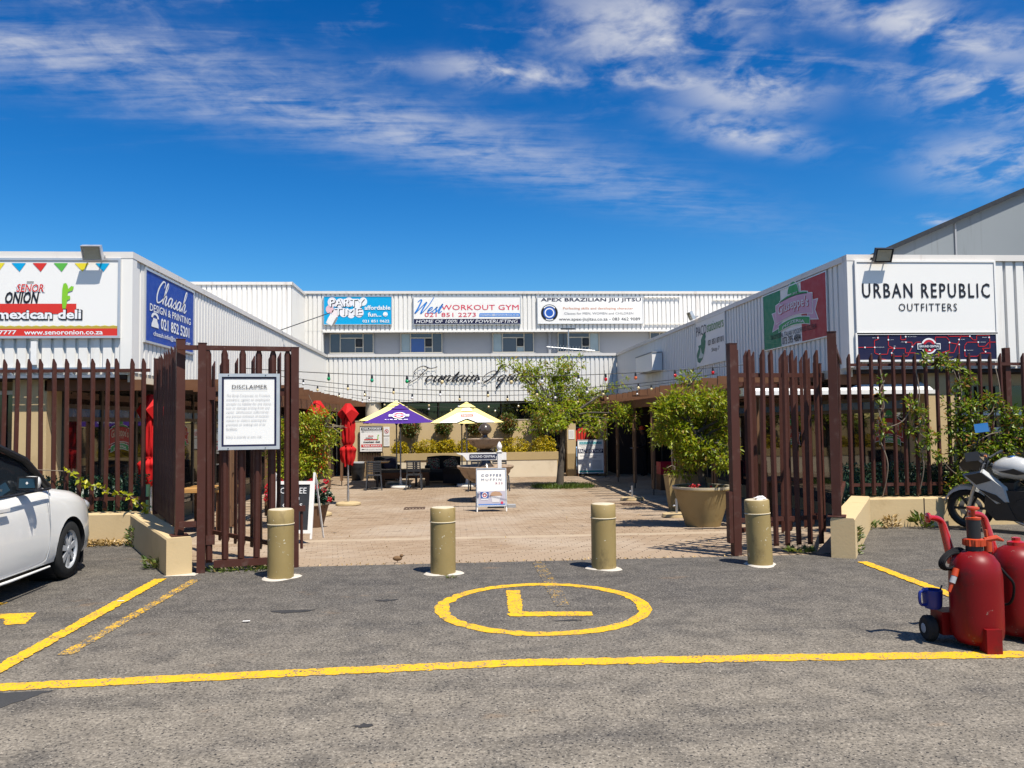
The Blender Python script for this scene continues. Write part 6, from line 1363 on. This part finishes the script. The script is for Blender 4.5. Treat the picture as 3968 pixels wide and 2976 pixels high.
bp('screen', MB().add([(.72, -.13, .97), (.72, .13, .97), (.60, .16, 1.10), (.60, -.16, 1.10), (.47, .13, 1.24), (.47, -.13, 1.24), (.44, 0, 1.27), (.74, 0, 1.0), (.61, 0, 1.15)], [(0, 7, 8, 3), (7, 1, 2, 8), (3, 8, 6, 5), (8, 2, 4, 6)]), M_smoke)
bp('headlamp', MB().ell((.70, 0, .90), (.06, .12, .07), 12, 8), M_lamp); bp('instruments', MB().box(.40, .54, -.10, .10, 1.02, 1.07), M_chrome, False); bp('dial', MB().lathe([(.05, 1.071), (.045, 1.085)], 16, (.46, -.05, 0)), M_dark)
def loft_y(rows): return MB().loft([[(x, y, z) for y, z in sec] for x, sec in rows])
def ring_(w, z0, z1, n=14): return [(w*math.cos(2*PI*k/n), (z0+z1)/2+(z1-z0)/2*math.sin(2*PI*k/n)) for k in range(n)]
bp('fuel_tank', loft_y([(.34, ring_(.06, .84, .92)), (.30, ring_(.13, .80, .99)), (.20, ring_(.165, .76, 1.05)), (.06, ring_(.17, .74, 1.07)), (-.08, ring_(.15, .74, 1.03)), (-.18, ring_(.11, .76, .95)), (-.22, ring_(.06, .78, .90))]), M_mw)
shell([(.22, .88), (.04, .93), (-.12, .86), (.0, .84)], .15, .173, 'tank_stripe', M_mb, inset=.95); bp('filler_cap', MB().lathe([(.05, 1.066), (.045, 1.08), (.01, 1.082)], 16, (.1, 0, 0)), M_chrome)
bp('seat', loft_y([(-.16, ring_(.10, .78, .86)), (-.30, ring_(.14, .76, .85)), (-.50, ring_(.13, .80, .90)), (-.72, ring_(.11, .88, .97)), (-.92, ring_(.07, .93, .98))]), M_mb)
shell([(-.25, .80), (-.25, .66), (-.55, .70), (-1.0, .92), (-.95, .96), (-.55, .86)], .05, .13, 'tail_fairing', M_mw)
bp('engine', MB().box(-.25, .22, -.17, .17, .20, .62), M_engine, False); bp('cylinder_block', MB().box(.06, .30, -.13, .13, .45, .72), M_engine, False); bp('crank_cover', MB().lathe([(.13, -.19), (.13, .19)], 20).xf(Matrix.Translation((-.05, 0, .38)) @ Matrix.Rotation(PI/2, 4, 'X')), M_engine)
bp('frame_spar', MB().tube([(.40, -.10, .92), (.05, -.17, .70), (-.25, -.14, .45)], .035, 8), M_mb); bp('swing_arm', MB().tube([(-.25, -.12, .38), (-.675, -.12, .31)], .03, 8), M_engine); bp('exhaust', MB().tube(sm([(.25, .1, .35), (0, .12, .16), (-.4, .17, .20), (-.85, .2, .42)], 5), [.025]*10+[.05]*6, 10), M_steel)
bp('handlebar', MB().tube([(.40, -.08, 1.02), (.34, -.34, 1.06)], .015, 8), M_dark); bp('handlebar', MB().tube([(.40, .08, 1.02), (.30, .36, 1.10)], .015, 8), M_dark); bp('grip', MB().tube([(.36, -.25, 1.045), (.32, -.38, 1.065)], .021, 8), M_black); bp('grip', MB().tube([(.34, .25, 1.07), (.29, .40, 1.11)], .021, 8), M_black); bp('switch_button', MB().box(.33, .36, .22, .25, 1.09, 1.12), ink('orange', (.62, .20, .07)), False)
for s_ in (-1, 1):
    z = 1.42 if s_ < 0 else 1.10; y = -.22 if s_ < 0 else .26
    bp('mirror_stem', MB().tube([(.60, s_*.12, 1.04), (.52, y, z-.05)], .008, 6), M_dark)
    A = Matrix.Translation((.50, y, z)) @ Matrix.Rotation(rad(-72), 4, 'Z') @ Matrix.Rotation(rad(16), 4, 'Y')
    m_ = bp('mirror', MB().ell((0, 0, 0), (.025, .085, .065), 12, 8, fn=lambda p: 1/max(abs(p.y), abs(p.z), .74)**.7).xf(A), M_dark)
    bp('mirror_face', MB().add([(-.040, -.088, -.056), (-.040, .084, -.070), (-.040, .094, .054), (-.040, -.078, .070)], [(0, 1, 2, 3)]).xf(A), M_skym if s_ < 0 else M_dark, False, parent=m_)
part('side_stand', MB().tube([(-.05, .12, .30), (-.12, .34, .01)], .013, 6), M_dark, bike); part('stand_foot', MB().box(-.16, -.08, .31, .37, 0, .015), M_dark, bike)

# ------------------------------------------------------------------ red pump tanks on wheels
def tankm():
    t = NT('scuffed_red_tank'); c = t.mix(t.noise(3, 4), (.15, .004, .005), (.195, .006, .007)); c = t.mix(t.ramp(t.noise(4, 6, .7), .50, .70, 0, .85), c, (.055, .012, .010)); c = t.mix(t.ramp(t.noise(15, 4, .7), .66, .72, 0, .7), c, (.22, .16, .13))
    t.bump(t.noise(6, 4), .12, .01); return t.set(col=c, rough=.42, spec=.22)
M_tank = tankm(); M_hose = mat('black_hose', (.010, .010, .011), .75, .12, var=.2); M_redgl = mat('glossy_red_handle', (.38, .010, .010), .22, .5, var=.05, coat=.6); M_orange = mat('orange_plastic', (.44, .05, .012), .4, .45, var=.12, vs=10); M_bluep2 = mat('blue_plastic', (.006, .018, .17), .45, .45, var=.1)
def tank(lbl, x, y, rz, pump=True):
    t = thing('pump_tank', lbl, 'tank', (x, y, 0), rz, 'red wheeled pump tanks'); R = .168
    part('vessel', MB().lathe([(.06, .03), (.13, .035), (R*.94, .075), (R*.99, .12), (R, .20), (R, .47), (R*.985, .52), (R*.90, .585), (R*.70, .635), (R*.45, .66), (R*.36, .665)], 40), M_tank, t, True, angle=60)
    part('foot', MB().box(-.052, .052, -.200, -.11, 0, .165), M_tank, t); part('foot_sole', MB().box(-.045, .045, -.190, -.12, -.001, .012), M_dark, t)
    part('axle_bracket', MB().box(-.20, .06, .08, .24, .06, .22), M_tank, t)
    for s_, wx in ((-1, -.25), (1, .08)):
        w = part('wheel', MB().lathe([(.02, -.035), (.075, -.035), (.09, -.02), (.09, .02), (.075, .035), (.02, .035)], 24).xf(Matrix.Translation((wx, .17, .09)) @ Matrix.Rotation(PI/2, 4, 'Y')), M_rubber, t, True); part('hub_cap', MB().lathe([(.035, -.04), (.02, -.045), (.005, -.045)], 10).xf(Matrix.Translation((wx, .17, .09)) @ Matrix.Rotation(PI/2, 4, 'Y')), M_grey, w)
    part('handle', MB().tube(sm([(-.10, .10, .56), (-.12, .12, .70), (-.135, .13, .78), (-.155, .13, .845), (-.20, .11, .875), (-.27, .08, .885)], 5), [.036-.017*i/25 for i in range(26)], 12), M_redgl, t, True); part('handle_knob', MB().lathe([(.022, 0), (.036, .006), (.036, .02), (.024, .026)], 16).xf(Matrix.Translation((-.262, .084, .884)) @ Matrix.Rotation(rad(-84), 4, 'Y')), M_redgl, t, True)
    if pump:
        part('neck', MB().lathe([(.055, .655), (.055, .705)], 20), M_black, t, True); cl = MB().lathe([(.065, .70), (.068, .745), (.05, .75)], 20)
        for k in range(10): cl.box(.062*math.cos(2*PI*k/10)-.009, .062*math.cos(2*PI*k/10)+.009, .062*math.sin(2*PI*k/10)-.009, .062*math.sin(2*PI*k/10)+.009, .70, .742)
        part('pump_collar', cl, M_orange, t); part('pump_barrel', MB().lathe([(.044, .745), (.046, .88)], 20), M_black, t, True); part('barrel_cap', MB().lathe([(.048, .88), (.05, .895), (.02, .90)], 20), M_orange, t, True)
        part('plunger', MB().lathe([(.014, .90), (.014, .945), (.018, .95)], 10), M_orange, t, True); part('plunger_grip', MB().lathe([(.03, .945), (.042, .955), (.04, .967), (.01, .972)], 16), M_orange, t, True)
        part('valve', MB().tube([(.06, -.02, .74), (.14, -.03, .755), (.185, -.035, .735)], [.018, .02, .008], 8), M_orange, t, True); part('valve_lever', MB().bar((.08, -.02, .76), (.075, -.02, .81), .012, .02), M_orange, t)
        part('outlet', MB().tube([(.085, -.02, .66), (.085, -.02, .73)], .026, 10), M_orange, t, True)
        part('hose', MB().tube(sm([(.085, -.02, .66), (.10, -.06, .60), (.15, -.10, .52), (.205, -.10, .44), (.21, -.03, .30), (.16, .15, .28), (-.05, .21, .36)], 6), .009, 8), M_hose, t, True)
        cm = MB()
        for k in range(4):
            r = .066+.009*k; cm.tube([(-.165+1.25*r*math.cos(a)+.012*k, -.02+.022*k+.04*math.cos(a), .60+r*.70*math.sin(a)+.30*r*math.cos(a)) for a in [2*PI*i/24 for i in range(25)]], .0085, 6)
        part('hose_coil', cm, M_hose, t, True); part('nozzle', MB().tube([(-.16, -.05, .55), (-.18, -.06, .50)], .022, 10), M_orange, t, True); part('nozzle_grip', MB().tube([(-.18, -.06, .50), (-.20, -.065, .455)], .020, 10), M_grey, t, True); part('nozzle_tip', MB().tube([(-.20, -.065, .455), (-.225, -.07, .395)], [.014, .011], 10), M_orange, t, True)
    else: part('filler_cap', MB().lathe([(.06, .655), (.06, .69), (.03, .70), (.03, .72), (.01, .725)], 20), M_redgl, t, True)
    return t
tank('scuffed red wheeled tank with orange hand pump and coiled hose', 3.62, 5.40, rad(-4))
tank('red wheeled tank cut off by the right edge, without a pump', 4.06, 5.58, rad(-4), False)
t = thing('blue_jug', 'blue plastic jug hanging on the side of the pump tank', 'jug', (3.40, 5.56, .235)); part('cup', MB().lathe([(.05, 0), (.062, .02), (.068, .13), (.060, .135), (.05, .03)], 20), M_bluep2, t, True); part('handle', MB().tube(sm([(-.062, -.02, .12), (-.11, -.03, .12), (-.108, -.03, .04), (-.058, -.02, .03)], 5), .010, 8), M_bluep2, t, True); part('hook', MB().tube([(.06, 0, .13), (.075, 0, .16)], .006, 5), M_dark, t)

# ------------------------------------------------------------------ person in the shade of the right arcade
def skinned(name, nodes, edges, root, mats, pick, parent):
    names = list(nodes); idx = {n: i for i, n in enumerate(names)}; me = bpy.data.meshes.new(name); me.from_pydata([nodes[n][0] for n in names], [(idx[a], idx[b]) for a, b in edges], [])
    ob = bpy.data.objects.new(name, me); C.objects.link(ob); m = ob.modifiers.new('s', 'SKIN'); ob.modifiers.new('d', 'SUBSURF').levels = 1
    for i, n in enumerate(names):
        r = nodes[n][1]; me.skin_vertices[0].data[i].radius = (r, r) if not isinstance(r, tuple) else r; me.skin_vertices[0].data[i].use_root = (n == root)
    dg = bpy.context.evaluated_depsgraph_get(); dg.update(); out = bpy.data.meshes.new_from_object(ob.evaluated_get(dg)); bpy.data.objects.remove(ob)
    for q in mats: out.materials.append(q)
    for p in out.polygons: p.use_smooth = True; p.material_index = pick(p.center)
    return link(bpy.data.objects.new(name, out), parent)
M_skin = mat('brown_skin', (.16, .085, .05), .6, .4); M_shirt = mat('black_shirt', (.012, .012, .014), .85, .2, var=.3); M_trous = mat('dark_trousers', (.010, .010, .013), .85, .2, var=.3)
per = thing('person', 'person in dark clothes and orange cap bending over in the right arcade', 'person', (6.85, 28.6, -.4), rad(95))   # local +y is where the person faces
N = {'pel': ((0, 0, .95), (.15, .11)), 'wst': ((0, .01, 1.08), (.135, .10)), 'chs': ((0, .03, 1.28), (.165, .115)), 'sho': ((0, .04, 1.42), (.13, .09)), 'nek': ((0, .06, 1.52), .055), 'hd1': ((0, .085, 1.60), (.075, .085)), 'hd2': ((0, .09, 1.68), (.082, .10)), 'hd3': ((0, .085, 1.75), (.06, .07)), 'nos': ((0, .19, 1.625), .014), 'chin': ((0, .15, 1.565), .035)}
E_ = [('pel', 'wst'), ('wst', 'chs'), ('chs', 'sho'), ('sho', 'nek'), ('nek', 'hd1'), ('hd1', 'hd2'), ('hd2', 'hd3'), ('hd2', 'nos'), ('hd1', 'chin')]
for s_, q in ((-1, 'l'), (1, 'r')):
    N.update({q+'hip': ((s_*.10, 0, .88), .098), q+'kne': ((s_*.11, .03, .50), .068), q+'cal': ((s_*.11, .0, .34), .06), q+'ank': ((s_*.11, -.02, .09), .042), q+'toe': ((s_*.12, .15, .035), (.045, .032)),
              q+'shd': ((s_*.20, .03, 1.40), .066), q+'elb': ((s_*.25, .05, 1.12), .045), q+'fore': ((s_*.22, .18, 1.06), .042), q+'wri': ((s_*.17, .32, 1.04), .028), q+'pal': ((s_*.16, .39, 1.04), (.036, .020)), q+'ear': ((s_*.088, .08, 1.64), .014)})
    E_ += [('pel', q+'hip'), (q+'hip', q+'kne'), (q+'kne', q+'cal'), (q+'cal', q+'ank'), (q+'ank', q+'toe'), ('sho', q+'shd'), (q+'shd', q+'elb'), (q+'elb', q+'fore'), (q+'fore', q+'wri'), (q+'wri', q+'pal'), ('hd2', q+'ear')]
    for k in range(4):
        dx = -.03+.02*k; N[q+'f%da' % k] = ((s_*.16+dx, .445+.008*(k in (1, 2)), 1.035), .009); N[q+'f%db' % k] = ((s_*.16+dx, .475+.008*(k in (1, 2)), 1.012), .008); E_ += [(q+'pal', q+'f%da' % k), (q+'f%da' % k, q+'f%db' % k)]
    N[q+'ta'] = ((s_*.16-s_*.045, .39, 1.045), .011); N[q+'tb'] = ((s_*.16-s_*.058, .425, 1.04), .009); E_ += [(q+'pal', q+'ta'), (q+'ta', q+'tb')]
def pick(c):
    if c.z > 1.50 or (c.y > .30 and c.z > .95): return 0
    return 1 if c.z > .93 else 2
skinned('body', N, E_, 'pel', [M_skin, M_shirt, M_trous], pick, per)
cap = MB().lathe([(.112, 1.665), (.118, 1.70), (.105, 1.76), (.06, 1.80), (.01, 1.81)], 20, (0, .085, 0)); part('cap', cap, mat('orange_cap', (.70, .10, .03), .7, .3), per, True)
part('cap_peak', MB().add([(-.07, .19, 1.675), (.07, .19, 1.675), (.05, .28, 1.66), (-.05, .28, 1.66)], [(0, 1, 2, 3)]), mat('orange_cap', (.70, .10, .03)), per)
part('hair', MB().lathe([(.098, 1.60), (.105, 1.665)], 16, (0, .065, 0)), M_dark, per, True)
for s_ in (-1, 1): part('eye', MB().ell((s_*.033, .178, 1.655), (.012, .006, .007), 8, 6), M_white, per, True)
part('mouth', MB().box(-.025, .025, .170, .176, 1.580, 1.588), crim, per)
t = thing('tray', 'small white tray held by the person in the orange cap', 'tray', (6.42, 28.56, .60), rad(95)); part('dish', MB().lathe([(.10, 0), (.13, .012), (.125, .016), (.095, .006)], 20), M_white, t, True); part('napkin', MB().box(-.04, .04, -.03, .03, .007, .02), M_board, t)
